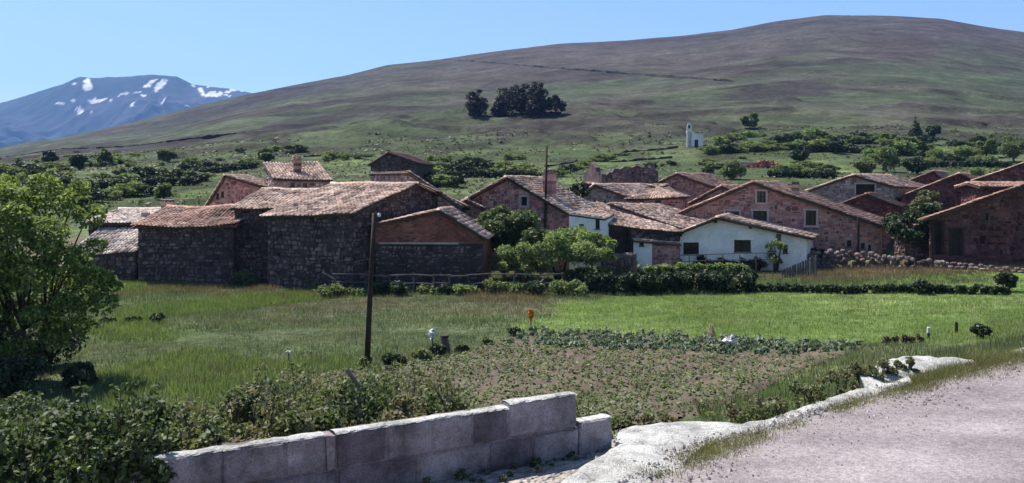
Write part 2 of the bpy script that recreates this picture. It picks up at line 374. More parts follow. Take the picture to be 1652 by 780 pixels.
obj('ground', np.stack([XX.ravel(), YY.ravel(), ZZ.ravel()], 1), FA, M['ground'], smooth=True, kind='structure',
    colors=np.concatenate([CC.reshape(-1, 3), np.ones((nx * ny, 1))], 1))

# ------------------------------------------------------------------ snowy mountain behind
MX = [-900, -300, 0, 60, 100, 130, 160, 200, 240, 285, 310, 350, 400, 500, 700, 1000]
MY = [285, 205, 167, 149, 136, 124, 126, 124, 121, 124, 136, 141, 149, 176, 235, 290]
SNOW = [(142, 141, 7, 15, .5), (118, 138, 5, 2, 0), (243, 134, 15, 4, .5), (262, 136, 11, 8, .9), (255, 143, 7, 5, .8), (222, 148, 6, 2.5, .3), (195, 155, 10, 2.5, .3), (165, 161, 9, 2.5, .35), (150, 165, 9, 3.5, .5), (128, 181, 6, 3.5, .6),
        (122, 178, 4, 2, .2), (212, 169, 5, 1.5, .5), (231, 155, 5, 2.5, .2), (263, 164, 8, 2, .75), (298, 171, 5, 1.8, 0), (312, 137, 6, 2, -.5), (325, 148, 9, 5, -.7), (345, 152, 18, 4.5, 0), (372, 148, 20, 3, .1), (390, 146, 14, 2.6, .15), (365, 155, 10, 2, .1), (215, 167, 6, 1.5, .6), (98, 167, 11, 1.5, .25), (118, 163, 5, 1.5, .3), (203, 152, 5, 2, .4), (179, 163, 5, 2, .3), (149, 180, 3, 1.5, 0), (310, 128, 5, 2, -.4), (335, 141, 5, 1.5, -.2)]
MD = 5200.0
mx = np.linspace(-3600, 300, 560); my = np.concatenate([np.linspace(3300, 5200, 190), np.linspace(5260, 6700, 20)])
MXX, MYY = np.meshgrid(mx, my)
mpx = CX + F * MXX / MYY
R_ = np.maximum(6 + MD * (HY - np.interp(mpx, MX, MY)) / F, 0)
tt = np.clip((MYY - 3300) / (MD - 3300), 0, 1); bk = np.clip((MYY - MD) / 1400, 0, 1)
prof = np.where(MYY <= MD, tt ** 1.25, 1 - bk)
rid = 1 - np.abs(fbm(MXX + .5 * MYY, MYY * .55, 620, 5, 50)) * 2
rid2 = 1 - np.abs(fbm(MXX - .7 * MYY, MYY * .6, 260, 4, 55)) * 2
env = np.sin(np.pi * np.clip(tt, 0, 1)) * (MYY <= MD)
MZZ = R_ * prof + env * ((rid - .75) * 200 + (rid2 - .75) * 75) + 7 * fbm(MXX, MYY, 90, 3, 57) * (MYY < 5240)
mpy = HY - (MZZ - CAMZ) / MYY * F
snow = np.zeros(MXX.shape)
wob = 5 * fbm(mpx, mpy, 9, 4, 60); wob2 = 5 * fbm(mpx, mpy, 9, 4, 64)
for (a, b, rx, ry, ang) in SNOW:
    rx, ry = rx * .85, ry * .8
    dx = mpx - a + wob * 1.3; dy = -(mpy - b) + wob2 * 1.3
    ca, sa = math.cos(ang), math.sin(ang)
    q = ((dx * ca + dy * sa) / rx) ** 2 + ((-dx * sa + dy * ca) / ry) ** 2
    snow = np.maximum(snow, 1 - sstep(.7, 1.15, q + 1.3 * fbm(mpx, mpy, 4, 3, 66)))
base = lerp3(np.ones(MXX.shape + (3,)) * np.array((.05, .056, .07)), (.028, .04, .042), sstep(-.1, .3, fbm(MXX, MYY, 380, 4, 61)))
base = lerp3(base, (.70, .72, .76), snow * .85)
n1, n2 = len(mx), len(my)
I = (np.arange(n2 - 1)[:, None] * n1 + np.arange(n1 - 1)[None, :]).ravel()
def mountain_mat():
    m, nt, out = newmat('mountain_rock'); p = pos(nt)
    c = mul(nt, attr(nt, 'Col', 'Color'), ramp(nt, noise(nt, p, .012, 6, .7), [(.3, g3(.75)), (.7, g3(1.2))]))
    b = N(nt, 'ShaderNodeBsdfPrincipled', Roughness=.95); b.inputs['Specular IOR Level'].default_value = .05
    nt.links.new(c, b.inputs['Base Color']); nt.links.new(b.outputs[0], out.inputs[0]); return m
obj('mountain', np.stack([MXX.ravel(), MYY.ravel(), MZZ.ravel()], 1), np.stack([I, I + 1, I + 1 + n1, I + n1], 1), mountain_mat(), smooth=True, kind='structure',
    colors=np.concatenate([base.reshape(-1, 3), np.ones((n1 * n2, 1))], 1))

# ------------------------------------------------------------------ road
def road_mat():
    m, nt, out = newmat('worn_asphalt'); p = pos(nt)
    c = ramp(nt, noise(nt, p, 1.1, 5, .65), [(.3, (.19, .175, .178)), (.55, (.25, .232, .236)), (.75, (.31, .29, .292))])
    mp = nt.nodes.new('ShaderNodeMapping'); mp.inputs['Rotation'].default_value = (0, 0, math.radians(-42)); mp.inputs['Scale'].default_value = (.35, 2.2, 1)
    nt.links.new(p, mp.inputs[0])
    c = mul(nt, c, ramp(nt, noise(nt, mp.outputs[0], .8, 4, .6), [(.36, (.82, .79, .81)), (.6, g3(1.05))]))
    f = noise(nt, p, 70, 3, .8); f2 = noise(nt, p, 22, 3, .75)
    c = mul(nt, c, ramp(nt, f, [(.34, g3(.62)), (.66, g3(1.28))])); c = mul(nt, c, ramp(nt, f2, [(.34, g3(.72)), (.66, g3(1.18))]))
    wv = nt.nodes.new('ShaderNodeMath'); wv.operation = 'MULTIPLY_ADD'; wv.inputs[1].default_value = .08; nt.links.new(noise(nt, p, .7, 3, .6), wv.inputs[0]); nt.links.new(attr(nt, 'tint'), wv.inputs[2])
    c = mul(nt, c, ramp(nt, wv.outputs[0], [(.0, (1.12, 1.1, 1.05)), (.1, (.9, .88, .88)), (.19, (1.1, 1.1, 1.09)), (.3, (.82, .79, .82)), (.43, (1.08, 1.07, 1.08)), (.6, (.84, .82, .84)), (.8, g3(1.05))]))
    b = N(nt, 'ShaderNodeBsdfPrincipled', Roughness=.9); b.inputs['Specular IOR Level'].default_value = .2
    nt.links.new(c, b.inputs['Base Color']); nt.links.new(bump(nt, f2, .6, .02), b.inputs['Normal']); nt.links.new(b.outputs[0], out.inputs[0]); return m
M['road'] = road_mat()
edge_px = [(1010, 800), (1075, 766), (1110, 746), (1190, 705), (1270, 685), (1350, 658), (1430, 637), (1500, 620), (1570, 601), (1652, 581), (1760, 555)]
E3 = [onz(a, b, 4.0) for a, b in edge_px]
E3 = [Vector((E3[0].x - 3, E3[0].y - 2.8, 4))] + E3 + [Vector((28, 27.5, 4)), Vector((60, 52, 4))]
seg = []
for a, b in zip(E3, E3[1:]):
    n = max(2, int((b - a).length / .12)) if b.x < 9 else 8
    seg += [a.lerp(b, k / n) for k in range(n)]
V = []; Fc = []; W = 24
nrm = Vector((.68, -.73, 0))
for i, p in enumerate(seg):
    for k in range(W + 1):
        w = 7.5 * (k / W) ** 1.5
        q = p + nrm * (w + (.07 * fbm(p.x, p.y, .5, 3, 70) + .05 * fbm(p.x, p.y, .15, 2, 71) if k == 0 else 0))
        V.append((q.x, q.y, 4.022 + .03 * math.sin(w / 7.5 * math.pi) + .012 * float(fbm(q.x, q.y, .9, 3, 72))))
for i in range(len(seg) - 1):
    for k in range(W):
        a = i * (W + 1) + k; Fc.append((a, a + 1, a + W + 2, a + W + 1))
obj('road', V, Fc, M['road'], smooth=True, kind='structure', tint=[(k / W) ** 1.5 for i in range(len(seg)) for k in range(W + 1)])

# ------------------------------------------------------------------ pale concrete ledge along the road edge
def slab_strip(A, B, top, thick, nsub=40, nw=8, amp=.02, seed=80):
    """strip between polylines A (outer) and B (inner), uneven top, skirt all round"""
    def resample(L, n):
        L = [Vector(p) for p in L]; d = [0]
        for a, b in zip(L, L[1:]): d.append(d[-1] + (b - a).length)
        return [Vector((np.interp(t, d, [p.x for p in L]), np.interp(t, d, [p.y for p in L]), 0)) for t in np.linspace(0, d[-1], n)]
    a = resample(A, nsub); b = resample(B, nsub); V = []; Fc = []
    for i in range(nsub):
        for k in range(nw + 1):
            q = a[i].lerp(b[i], k / nw)
            if k in (0, nw): q += Vector((fbm(q.x, q.y, .35, 3, seed), fbm(q.x, q.y, .35, 3, seed + 4), 0)) * .05
            r = .03 if k == 0 else .035 * max(0, (k - nw * .55) / (nw * .45)) ** 1.5 + (.02 if k == nw else 0)
            V.append((q.x, q.y, top + amp * 1.4 * float(fbm(q.x, q.y, .6, 4, seed + 7)) + amp * .7 * float(fbm(q.x, q.y, .12, 2, seed + 9)) - r))
    for i in range(nsub - 1):
        for k in range(nw):
            v = i * (nw + 1) + k; Fc.append((v, v + 1, v + nw + 2, v + nw + 1))
    ring = [k for k in range(nw + 1)] + [i * (nw + 1) + nw for i in range(1, nsub)] + [(nsub - 1) * (nw + 1) + k for k in range(nw - 1, -1, -1)] + [i * (nw + 1) for i in range(nsub - 2, 0, -1)]
    n0 = len(V)
    for r in ring: V.append((V[r][0], V[r][1], top - thick))
    for i in range(len(ring)):
        j = (i + 1) % len(ring); Fc.append((ring[i], ring[j], n0 + j, n0 + i))
    return V, Fc
A = [onz(a, b, 4.03) for a, b in [(870, 800), (925, 768), (988, 722), (990, 700), (1005, 692), (1090, 685), (1180, 691), (1240, 680), (1290, 661), (1380, 631), (1464, 612)]]
B = [onz(a, b, 4.03) for a, b in [(1000, 815), (1045, 775), (1100, 752), (1118, 735), (1140, 718), (1185, 706), (1230, 699), (1275, 684), (1330, 663), (1400, 642), (1472, 619)]]
V, Fc = slab_strip(A, B, 4.045, .5, 170, 16, .03)
LED = (list(A), list(B))
tag(obj('road_ledge', V, Fc, M['ledge'], smooth=True), 'long pale concrete ledge along the road edge beside the block wall', 'ledge')
A = [onz(a, b, 4.1) for a, b in [(1386, 603), (1405, 592), (1440, 579), (1475, 570), (1520, 570), (1568, 573)]]
B = [onz(a, b, 4.03) for a, b in [(1398, 634), (1430, 626), (1465, 614), (1500, 603), (1540, 594), (1578, 585)]]
V, Fc = slab_strip(A, B, 4.1, .5, 90, 14, .025, 90)
V = [(x, y, z - (.06 * ((k % 15) / 14) ** 1.2 + .05 * max(0, (k // 15 - 55) / 34) if k < 90 * 15 else 0)) for k, (x, y, z) in enumerate(V)]
tag(obj('road_ledge', V, Fc, M['ledge'], smooth=True), 'short higher pale concrete block with weeds on its face at road bend', 'ledge')

# ------------------------------------------------------------------ concrete block wall in the foreground
WT = 4.42
wa = onz(245, 745, WT); wb = onz(920, 645, WT); wd = (wb - wa); wd.z = 0; wd.normalize(); wp = Vector((wd.y, -wd.x, 0)); up = Vector((0, 0, 1))
def wall_at(px):      # distance along the wall line where the ray through px meets it
    k = (px - CX) / F
    return (k * wa.y - wa.x) / (wd.x - k * wd.y)
wall = thing('block_wall', 'low wall of grey concrete blocks stepping down beside the road', 'wall', (wa.x, wa.y, 4.0))
def block(s0, s1, z0, z1, t, proud=0, name='block'):
    b = MB(); n = 0
    L = s1 - s0; H = z1 - z0; T = .115
    c = Vector((wa.x, wa.y, 0)) + wd * ((s0 + s1) / 2) + up * ((z0 + z1) / 2) + wp * (proud - T / 2)
    c = c - Vector(wall.location)
    e = .011
    V = []
    for (fx, fy, fz) in ((1, 1, 1),):
        pass
    nxs, nzs = 11, 8
    xs = [-L / 2, -L / 2 + e] + list(np.linspace(-L / 2 + .03, L / 2 - .03, nxs - 4)) + [L / 2 - e, L / 2]; zs = [-H / 2, -H / 2 + e] + list(np.linspace(-H / 2 + .03, H / 2 - .03, nzs - 4)) + [H / 2 - e, H / 2]
    idx = {}; sd = random.random() * 50
    chips = [(random.choice((-1, 1)) * L / 2 * random.uniform(.55, 1), random.choice((-1, 1, 1)) * H / 2, random.uniform(.015, .04)) for _ in range(random.randrange(1, 4))]
    for i, x in enumerate(xs):
        for k, z in enumerate(zs):
            ed = (i in (0, nxs - 1)) + (k in (0, nzs - 1)); idx[i, k] = len(V)
            out_ = T / 2 - e * (0 if ed == 0 else 1 if ed == 1 else 1.6) + .007 * float(fbm(x + sd, z, .07, 3, 60)) * 2
            for (cx_, cz_, cr) in chips: out_ -= max(0, cr - math.hypot(x - cx_, z - cz_)) * .7
            jx = .006 * float(fbm(z + sd, x, .06, 2, 61)) * 2 if i in (0, nxs - 1) else 0; jz = .006 * float(fbm(x - sd, z, .06, 2, 62)) * 2 if k in (0, nzs - 1) else 0
            V.append(c + wd * (x + jx) + up * (z + jz) + wp * out_)
    Fc = [(idx[i, k], idx[i + 1, k], idx[i + 1, k + 1], idx[i, k + 1]) for i in range(nxs - 1) for k in range(nzs - 1)]
    n = len(V)
    ring = [idx[i, 0] for i in range(nxs)] + [idx[nxs - 1, k] for k in range(1, nzs)] + [idx[i, nzs - 1] for i in range(nxs - 2, -1, -1)] + [idx[0, k] for k in range(nzs - 2, 0, -1)]
    for r in ring: V.append(V[r] - wp * (T - e))
    for i in range(len(ring)):
        j = (i + 1) % len(ring); Fc.append((ring[j], ring[i], n + i, n + j))
    Fc.append(tuple(n + i for i in range(len(ring)))[::-1])
    b.add(V, Fc, t); return b.build(name, M['block'], wall, smooth=False)
top_j = [(125, 245), (245, 360), (360, 460), (460, 526), (542, 625), (625, 700), (700, 763), (763, 822), (822, 932)]
top_t = [.7, .75, .7, .6, .14, .62, .8, .12, .9]
H = .225
for (a, b), t in zip(top_j, top_t):
    dz = .03 if a == 822 else -.0
    block(wall_at(a) + .006, wall_at(b) - .006, WT - H + .006 + dz * .3, WT + dz, t, random.uniform(-.006, .008))
low_j = [(130, 180), (180, 300), (300, 420), (420, 545), (545, 676), (676, 790), (790, 862), (862, 934), (934, 988)]
low_t = [.6, .5, .6, .4, .3, .75, .2, .85, .8]
for (a, b), t in zip(low_j, low_t):
    dz = .05 if a == 934 else 0
    block(wall_at(a) + .006, wall_at(b) - .006, WT - 2 * H + .004, WT - H - .006 + dz, t, random.uniform(-.006, .008))
for (a, b) in [(130, 260), (260, 400), (400, 540), (540, 660)]:
    block(wall_at(a) + .006, wall_at(b) - .006, WT - 3 * H, WT - 2 * H - .006, .5, 0)
mb = MB()
s0, s1 = wall_at(128), wall_at(930)
cc = Vector((wa.x, wa.y, 0)) - Vector(wall.location)
for (z0, z1, e0, e1) in ((WT - 3 * H, WT - 2 * H, s0, wall_at(660)), (WT - 2 * H, WT - H, s0, wall_at(980)), (WT - H, WT - .012, s0, wall_at(926))):
    mb.box(cc + wd * ((e0 + e1) / 2) + up * ((z0 + z1) / 2) - wp * .0575, (e1 - e0, .09, z1 - z0 - .002), (wd, wp, up), t=.5)
mb.build('mortar_joint', M['block'], wall)
# ragged mortar left on the top course, its pale colour painting the sunlit strip
mb = MB(); s = s0
def lump_strip(sa, sb, z, hgt):
    n = max(3, int((sb - sa) / .035)); V = []; Fc = []
    for i in range(n + 1):
        s = sa + (sb - sa) * i / n
        for k, (w, hh) in enumerate(((-.004, 0), (-.012, .5), (-.035, 1), (-.07, .9), (-.105, .5), (-.114, 0))):
            q = cc + wd * s + wp * (w + random.uniform(-.006, .006)) + up * (z + hgt * hh * (.35 + 1.3 * float(vnoise(s, w, .09, 3)) ** 2) - (.004 if hh == 0 else 0))
            V.append(q)
    for i in range(n):
        for k in range(5): v = i * 6 + k; Fc.append((v, v + 6, v + 7, v + 1))
    return V, Fc
for (a, b) in top_j:
    V, Fc = lump_strip(wall_at(a), wall_at(b), WT + (.03 if a == 822 else 0), .012); mb.add(V, Fc)
V, Fc = lump_strip(wall_at(934), wall_at(988), WT - H + .044, .01); mb.add(V, Fc)
mb.build('mortar_cap', M['ledge'], wall, smooth=False)
mb = MB(); V, Fc = [], []
mb.box(cc + wd * ((wall_at(526) + wall_at(542)) / 2) + up * (WT - H / 2) - wp * .055, (wall_at(542) - wall_at(526) - .012, .11, H - .012), (wd, wp, up), .006)
mb.build('filler_brick', M['block'], wall)

# loose gravel on the road edge and ledge
gr = np.random.default_rng(77); n = 2600
f = gr.random(n) ** 1.3; k = gr.integers(0, len([p for p in seg if p.x < 9]) - 1, n); pp = np.array([(p.x, p.y) for p in seg if p.x < 9])[k] + np.outer(np.abs(gr.normal(.0, .5, n)) + .03, [.68, -.73]) + gr.normal(0, .05, (n, 2))
lj = gr.integers(0, len(LED[0]) - 1, 1300); lf = gr.random(1300); lw = gr.beta(1, .8, 1300)
le = [LED[0][j].lerp(LED[0][j + 1], float(f_)).lerp(LED[1][j].lerp(LED[1][j + 1], float(f_)), float(w_)) for j, f_, w_ in zip(lj, lf, lw)]
pp = np.concatenate([pp, np.array([(p.x, p.y) for p in le])])
V = []; Fc = []; T = []
for (x, y) in pp:
    r = abs(gr.normal(.006, .006)) + .004; m0 = len(V); z = 4.03 if len(V) < 2600 * 5 else 4.045
    for q in range(4): a = q * 1.57 + gr.uniform(-.4, .4); V.append((x + math.cos(a) * r, y + math.sin(a) * r, z - .004))
    V.append((x + gr.normal(0, r * .2), y, z + r * gr.uniform(.5, .9))); Fc += [(m0 + q, m0 + (q + 1) % 4, m0 + 4) for q in range(4)]; T += [gr.random()] * 5
obj('gravel', V, Fc, surf_mat('gravel_stone', [(.3, (.28, .25, .24)), (.7, (.5, .46, .44))], 3, tint=TT), None, T, kind='stuff')

# ------------------------------------------------------------------ houses
UP = Vector((0, 0, 1))
def tile_mesh(quads, O, w=.23, ln=.34, wave=.05, seed=0):
    """rows of half-round clay tiles on each quad (e0, e1, r1, r0)"""
    VV = []; FF = []; TT_ = []; nv = 0
    for (e0, e1, r1, r0) in quads:
        e0, e1, r1, r0 = [np.array(p, float) for p in (e0, e1, r1, r0)]
        W = max(np.linalg.norm(e1 - e0), np.linalg.norm(r1 - r0)); Ls = max(np.linalg.norm(r0 - e0), np.linalg.norm(r1 - e1))
        n = max(2, int(W / w)); m = max(1, int(Ls / ln))
        u, v = np.meshgrid((np.arange(n) + .5) / n, np.arange(m) / m); u = u.ravel(); v = v.ravel(); k = len(u)
        u = u + rng.normal(0, .012, k) * w / .23 / max(W, 1); v0 = np.clip(v - .10 / Ls + rng.normal(0, .012, k) / Ls * 2, -.03, 1); v1 = np.clip(v0 + (ln + .09) / Ls, 0, 1.0)
        def Q(u, v):
            p = ((1 - u) * (1 - v))[:, None] * e0 + (u * (1 - v))[:, None] * e1 + (u * v)[:, None] * r1 + ((1 - u) * v)[:, None] * r0
            p[:, 2] += wave * fbm(p[:, 0], p[:, 1], 2.2, 2, 100 + seed) - .05 * np.sin(np.pi * np.clip(u, 0, 1))
            return p
        A = Q(u, v0); B = Q(u, v1)
        side = ((1 - v)[:, None] * (e1 - e0) + v[:, None] * (r1 - r0)); side /= np.linalg.norm(side, axis=1)[:, None]
        run = B - A; run /= np.linalg.norm(run, axis=1)[:, None] + 1e-9
        nr = np.cross(side, run); nr *= np.sign(nr[:, 2:3] + 1e-9); nr /= np.linalg.norm(nr, axis=1)[:, None] + 1e-9
        yaw = rng.normal(0, .05, k)[:, None]; 
        P_ = []
        h = np.clip(rng.normal(1, .15, k), .6, 1.5)[:, None]
        for (C, ws, lift, sg) in ((A, .118, .03, -1), (B, .095, .0, 1)):
            for (a, hh) in ((-1, 0), (-.55, .072), (.55, .072), (1, 0)):
                P_.append(C + side * (a * ws * w / .23) + nr * (hh * h + lift) + side * yaw * sg * .12)
        V = np.stack(P_, 1).reshape(-1, 3)          # 8 per tile
        base = (np.arange(k) * 8)[:, None] + nv
        f = np.concatenate([base + np.array(q) for q in ((0, 1, 5, 4), (1, 2, 6, 5), (2, 3, 7, 6), (0, 3, 2, 1))], 0)
        t = np.clip(rng.normal(.5, .24, k) + .5 * fbm(A[:, 0], A[:, 1], 1.7, 3, 101 + seed), 0, 1)
        VV.append(V - np.array(O)); FF.append(f); TT_.append(np.repeat(t, 8)); nv += len(V)
    return np.concatenate(VV), np.concatenate(FF), np.concatenate(TT_)
def deck_mesh(quads, O, th=.1, drop=.03):
    V = []; Fc = []
    for q in quads:
        n = len(V); nn = (Vector(q[1]) - Vector(q[0])).cross(Vector(q[3]) - Vector(q[0])).normalized()
        if nn.z < 0: nn = -nn
        for d in (drop, drop + th):
            for p in q: V.append(Vector(p) - nn * d - Vector((0, 0, .05)) - Vector(O))
        Fc += [(n, n + 1, n + 2, n + 3), (n + 7, n + 6, n + 5, n + 4)] + [(n + i, n + 4 + i, n + 4 + (i + 1) % 4, n + (i + 1) % 4) for i in range(4)]
    return V, Fc
def stone_fill(O2, t, nrm, W, prof, zb, holes, big=1.0, seed=0):
    """rubble stones proud of a wall plane: uneven courses, crooked six-sided faces"""
    r = random.Random(seed); V = []; Fc = []; T = []
    ps = [p[0] for p in prof]; pz = [p[1] for p in prof]
    top = lambda s: float(np.interp(s, ps, pz)) - .1
    z = zb; zmax = max(pz); ph = r.random() * 9
    while z < zmax:
        h = r.choice((.13, .17, .2, .25, .3)) * big; s = -.02 + r.uniform(-.3, 0)
        while s < W:
            w = (r.uniform(.14, .34) if r.random() < .6 else r.uniform(.3, .6)) * big; a, b = max(s, .0), min(s + w, W); s += w
            for (h0, h1, y0, y1) in holes:
                if z < y1 + .14 and z + h > y0 - .14 and a < h1 + .14 and b > h0 - .14:
                    if a < h0 - .2: b = h0 - .14; s = h1 + .14
                    elif b > h1 + .2: a = h1 + .14
                    else: b = a
            hh = h * r.uniform(.72, 1.22); z0 = z + r.uniform(-.03, .03) + .05 * math.sin((a + ph) * 1.1)
            z1 = min(z0 + hh, top(a), top(b)) - .02
            if b - a < .1 or z1 - z0 < .06 or r.random() < .05: continue
            pr = r.uniform(.01, .07); a2, b2 = a + .01, b - .01; m = (a2 + b2) / 2
            j = lambda k=.035: r.uniform(-k, k)
            ring = [(a2, z0 + (z1 - z0) * r.uniform(.25, .6)), (a2 + (m - a2) * r.uniform(.2, .6), z0), (b2 - (b2 - m) * r.uniform(.2, .6), z0), (b2, z0 + (z1 - z0) * r.uniform(.35, .7)), (b2 - (b2 - m) * r.uniform(.2, .6), z1), (a2 + (m - a2) * r.uniform(.2, .6), z1)]
            cx_, cz_ = m, (z0 + z1) / 2; n = len(V)
            for (q, y) in ring: V.append(O2 + t * q + UP * y - nrm * .01)
            for (q, y) in ring: V.append(O2 + t * (cx_ + (q - cx_) * .82 + j(.012)) + UP * (cz_ + (y - cz_) * .8 + j(.012)) + nrm * (pr + j(.012)))
            Fc += [tuple(n + 6 + i for i in range(6))] + [(n + i, n + (i + 1) % 6, n + 6 + (i + 1) % 6, n + 6 + i) for i in range(6)]
            T += [min(1, max(0, r.gauss(.5, .27)))] * 12
        z += h
    return V, Fc, T
class House:
    def __init__(self, name, label, cat, FL, FR, FLz, FRz, back, n_apex=None, ridge=None, skew=0.0, mortar='mortar_grey', stones='stone_grey', tile='tile', ov=.3, BLz=None, BRz=None, hip=False, stone_sides=(1, 1, 1), holes_px=(), big=1.0, tilew=.23, wave=.06, base=None):
        """FL, FR: front corners in plan; n_apex: (s, z) of a gable on the front, ridge running back; ridge: (s, z) of a gable on the sides, ridge running along the front"""
        self.FL, self.FR = Vector((*FL, 0)), Vector((*FR, 0)); t = (self.FR - self.FL); self.W = t.length; t.normalize(); self.t = t
        b = Vector((-t.y, t.x, 0)); b = (b * math.cos(skew) + t * math.sin(skew)); self.b = b; self.back = back
        self.BL = self.FL + b * back; self.BR = self.FR + b * back
        BLz = FLz if BLz is None else BLz; BRz = FRz if BRz is None else BRz
        gs = [gz(p.x, p.y) for p in (self.FL, self.FR, self.BL, self.BR)]
        zb = (min(gs) if base is None else base) - .4; self.zb = zb
        O = Vector((self.FL.x, self.FL.y, gs[0])); self.O = O
        self.e = thing(name, label, cat, O); self.mortar = M[mortar]; self.stones = stones
        W = self.W
        fp = [(0, FLz), (W, FRz)]; bp = [(0, BRz), (W, BLz)]; lp = [(0, BLz), (back, FLz)]; rp = [(0, FRz), (back, BRz)]
        if n_apex: fp = [(0, FLz), n_apex, (W, FRz)]; bp = [(0, BRz), (W - n_apex[0], n_apex[1]), (W, BLz)]
        if ridge and not hip: rp = [(0, FRz), ridge, (back, BRz)]; lp = [(0, BLz), (back - ridge[0], ridge[1]), (back, FLz)]
        self.front_prof = fp
        holes = [self.px_hole(h) for h in holes_px]; self.holes = holes
        wm = MB()
        sides = [(self.FL, self.t, W, fp, holes, 1), (self.FR, b, back, rp, [], stone_sides[2]), (self.BR, -self.t, W, bp, [], 0), (self.BL, -b, back, lp, [], stone_sides[0])]
        sv_, sf_, st_ = [], [], []
        for k, (o, d, w, prof, hs, stn) in enumerate(sides):
            nrm = Vector((d.y, -d.x, 0)).normalized()
            outer = [(0, zb), (w, zb)] + [tuple(p) for p in reversed(prof)]
            loops = [outer] + [[(a, y0), (a, y1), (c, y1), (c, y0)] for (a, c, y0, y1) in hs]
            flat = [Vector((p[0], p[1], 0)) for L in loops for p in L]
            tris = tessellate_polygon([[Vector((p[0], p[1], 0)) for p in L] for L in loops])
            wm.add([o + d * p.x + UP * p.y - O for p in flat], tris, .5)
            for (a, c, y0, y1) in hs:      # reveals
                R = [(a, y0), (c, y0), (c, y1), (a, y1)]
                wm.add([o + d * p[0] + UP * p[1] - O for p in R] + [o + d * p[0] + UP * p[1] - nrm * .22 - O for p in R], [(i, (i + 1) % 4, 4 + (i + 1) % 4, 4 + i) for i in range(4)], .5)
            if stones and stn:
                V, Fc, T = stone_fill(o, d, nrm, w, prof, max(zb, min(gs) - .1), hs, big, hash((round(o.x, 2), k)) & 9999)
                n = len(sv_); sv_ += [v - O for v in V]; sf_ += [tuple(i + n for i in f) for f in Fc]; st_ += T
        wm.build('wall', self.mortar, self.e)
        if sv_: obj('wall_stones', sv_, sf_, M[stones], self.e, st_, kind='stuff')
        # roof
        ext = ov
        def P3(v, z): return Vector((v.x, v.y, z))
        quads = []
        if n_apex:
            a, az = n_apex; f0 = self.FL - b * ext; l0 = self.BL + b * .2
            ap_f = self.FL + t * a - b * ext; ap_b = self.FL + t * a + b * (back + .2)
            def side(end, endz, sgn):
                p = self.FL if sgn < 0 else self.FR
                run = abs((0 if sgn < 0 else W) - a); sl = (az - endz) / max(run, .1)
                ee = p + t * (sgn * ext); ez = endz - sl * ext
                return P3(ee - b * ext, ez), P3(ee + b * (back + .2), ez)
            lf, lb = side(0, FLz, -1); rf, rb = side(0, FRz, 1)
            quads = [(lb, lf, P3(ap_f, az), P3(ap_b, az)), (rf, rb, P3(ap_b, az), P3(ap_f, az))]
            self.ridge_line = (P3(ap_f, az), P3(ap_b, az))
        elif ridge:
            s, rz = ridge; sl = (rz - (FLz + FRz) / 2) / s; sb = (rz - (BLz + BRz) / 2) / max(back - s, .1)
            e0 = P3(self.FL - t * ext - b * ext, FLz - sl * ext); e1 = P3(self.FR + t * ext - b * ext, FRz - sl * ext)
            hi = (s if hip else -ext)
            r0 = P3(self.FL + t * hi + b * s, rz); r1 = P3(self.FR - t * hi + b * s, rz)
            b0 = P3(self.BL - t * ext + b * ext, BLz - sb * ext); b1 = P3(self.BR + t * ext + b * ext, BRz - sb * ext)
            quads = [(e0, e1, r1, r0), (b1, b0, r0, r1)]
            if hip: quads += [(e1, b1, r1, r1 + b * .01), (b0, e0, r0, r0 + b * .01)]
            self.ridge_line = (r0, r1)
        else:
            mid = (self.FL + self.FR + self.BL + self.BR) / 4
            cs = [P3(self.FL, FLz), P3(self.FR, FRz), P3(self.BR, BRz), P3(self.BL, BLz)]
            ex = [c + Vector((c.x - mid.x, c.y - mid.y, 0)).normalized() * ext for c in cs]
            quads = [tuple(ex)] if FLz + FRz <= BLz + BRz else [(ex[2], ex[3], ex[0], ex[1])]
            if abs((FLz + BLz) - (FRz + BRz)) > abs((FLz + FRz) - (BLz + BRz)):
                quads = [(ex[1], ex[2], ex[3], ex[0])] if FLz + BLz > FRz + BRz else [(ex[3], ex[0], ex[1], ex[2])]
            self.ridge_line = None
        V, Fc = deck_mesh(quads, O); rf_ = obj('roof', V, Fc, M['deck'], self.e)
        sd = int(abs(self.FL.x * 7)) % 50
        V, Fc, T = tile_mesh(quads, O, w=tilew, wave=wave, seed=sd)
        if self.ridge_line:
            a, c = self.ridge_line; n = max(2, int((c - a).length / .38)); d = (c - a).normalized(); sdv = d.cross(UP).normalized()
            VV = []; FF = []; TT2 = []
            for i in range(n):
                p = a.lerp(c, i / n); q = a.lerp(c, (i + 1.15) / n); m0 = len(V) + len(VV)
                jz = random.uniform(-.015, .02)
                for (C, k) in ((p, 1.1), (q, .95)):
                    for (x, h) in ((-.16, -.02), (-.09, .1), (.09, .1), (.16, -.02)): VV.append(C + sdv * x * k + UP * (h * k + jz + wave * float(fbm(C.x, C.y, 2.2, 2, 100 + sd)) ) - O)
                FF += [(m0, m0 + 1, m0 + 5, m0 + 4), (m0 + 1, m0 + 2, m0 + 6, m0 + 5), (m0 + 2, m0 + 3, m0 + 7, m0 + 6), (m0, m0 + 3, m0 + 2, m0 + 1)]
                TT2 += [random.uniform(.5, 1)] * 8
            V = np.concatenate([V, np.array([tuple(v) for v in VV])]); Fc = np.concatenate([Fc, np.array(FF)]); T = np.concatenate([T, TT2])
        obj('roof_tiles', V, Fc, M[tile], self.e, T, kind='stuff')
    def px_hole(self, h):
        px, py, w, hh = h[:4]
        def s_at(px):
            k = (px - CX) / F; return (k * self.FL.y - self.FL.x) / (self.t.x - k * self.t.y)
        s = s_at(px); d = (self.FL + self.t * s).y
        return (s_at(px - w / 2), s_at(px + w / 2), CAMZ + (HY - py - hh / 2) / F * d, CAMZ + (HY - py + hh / 2) / F * d)
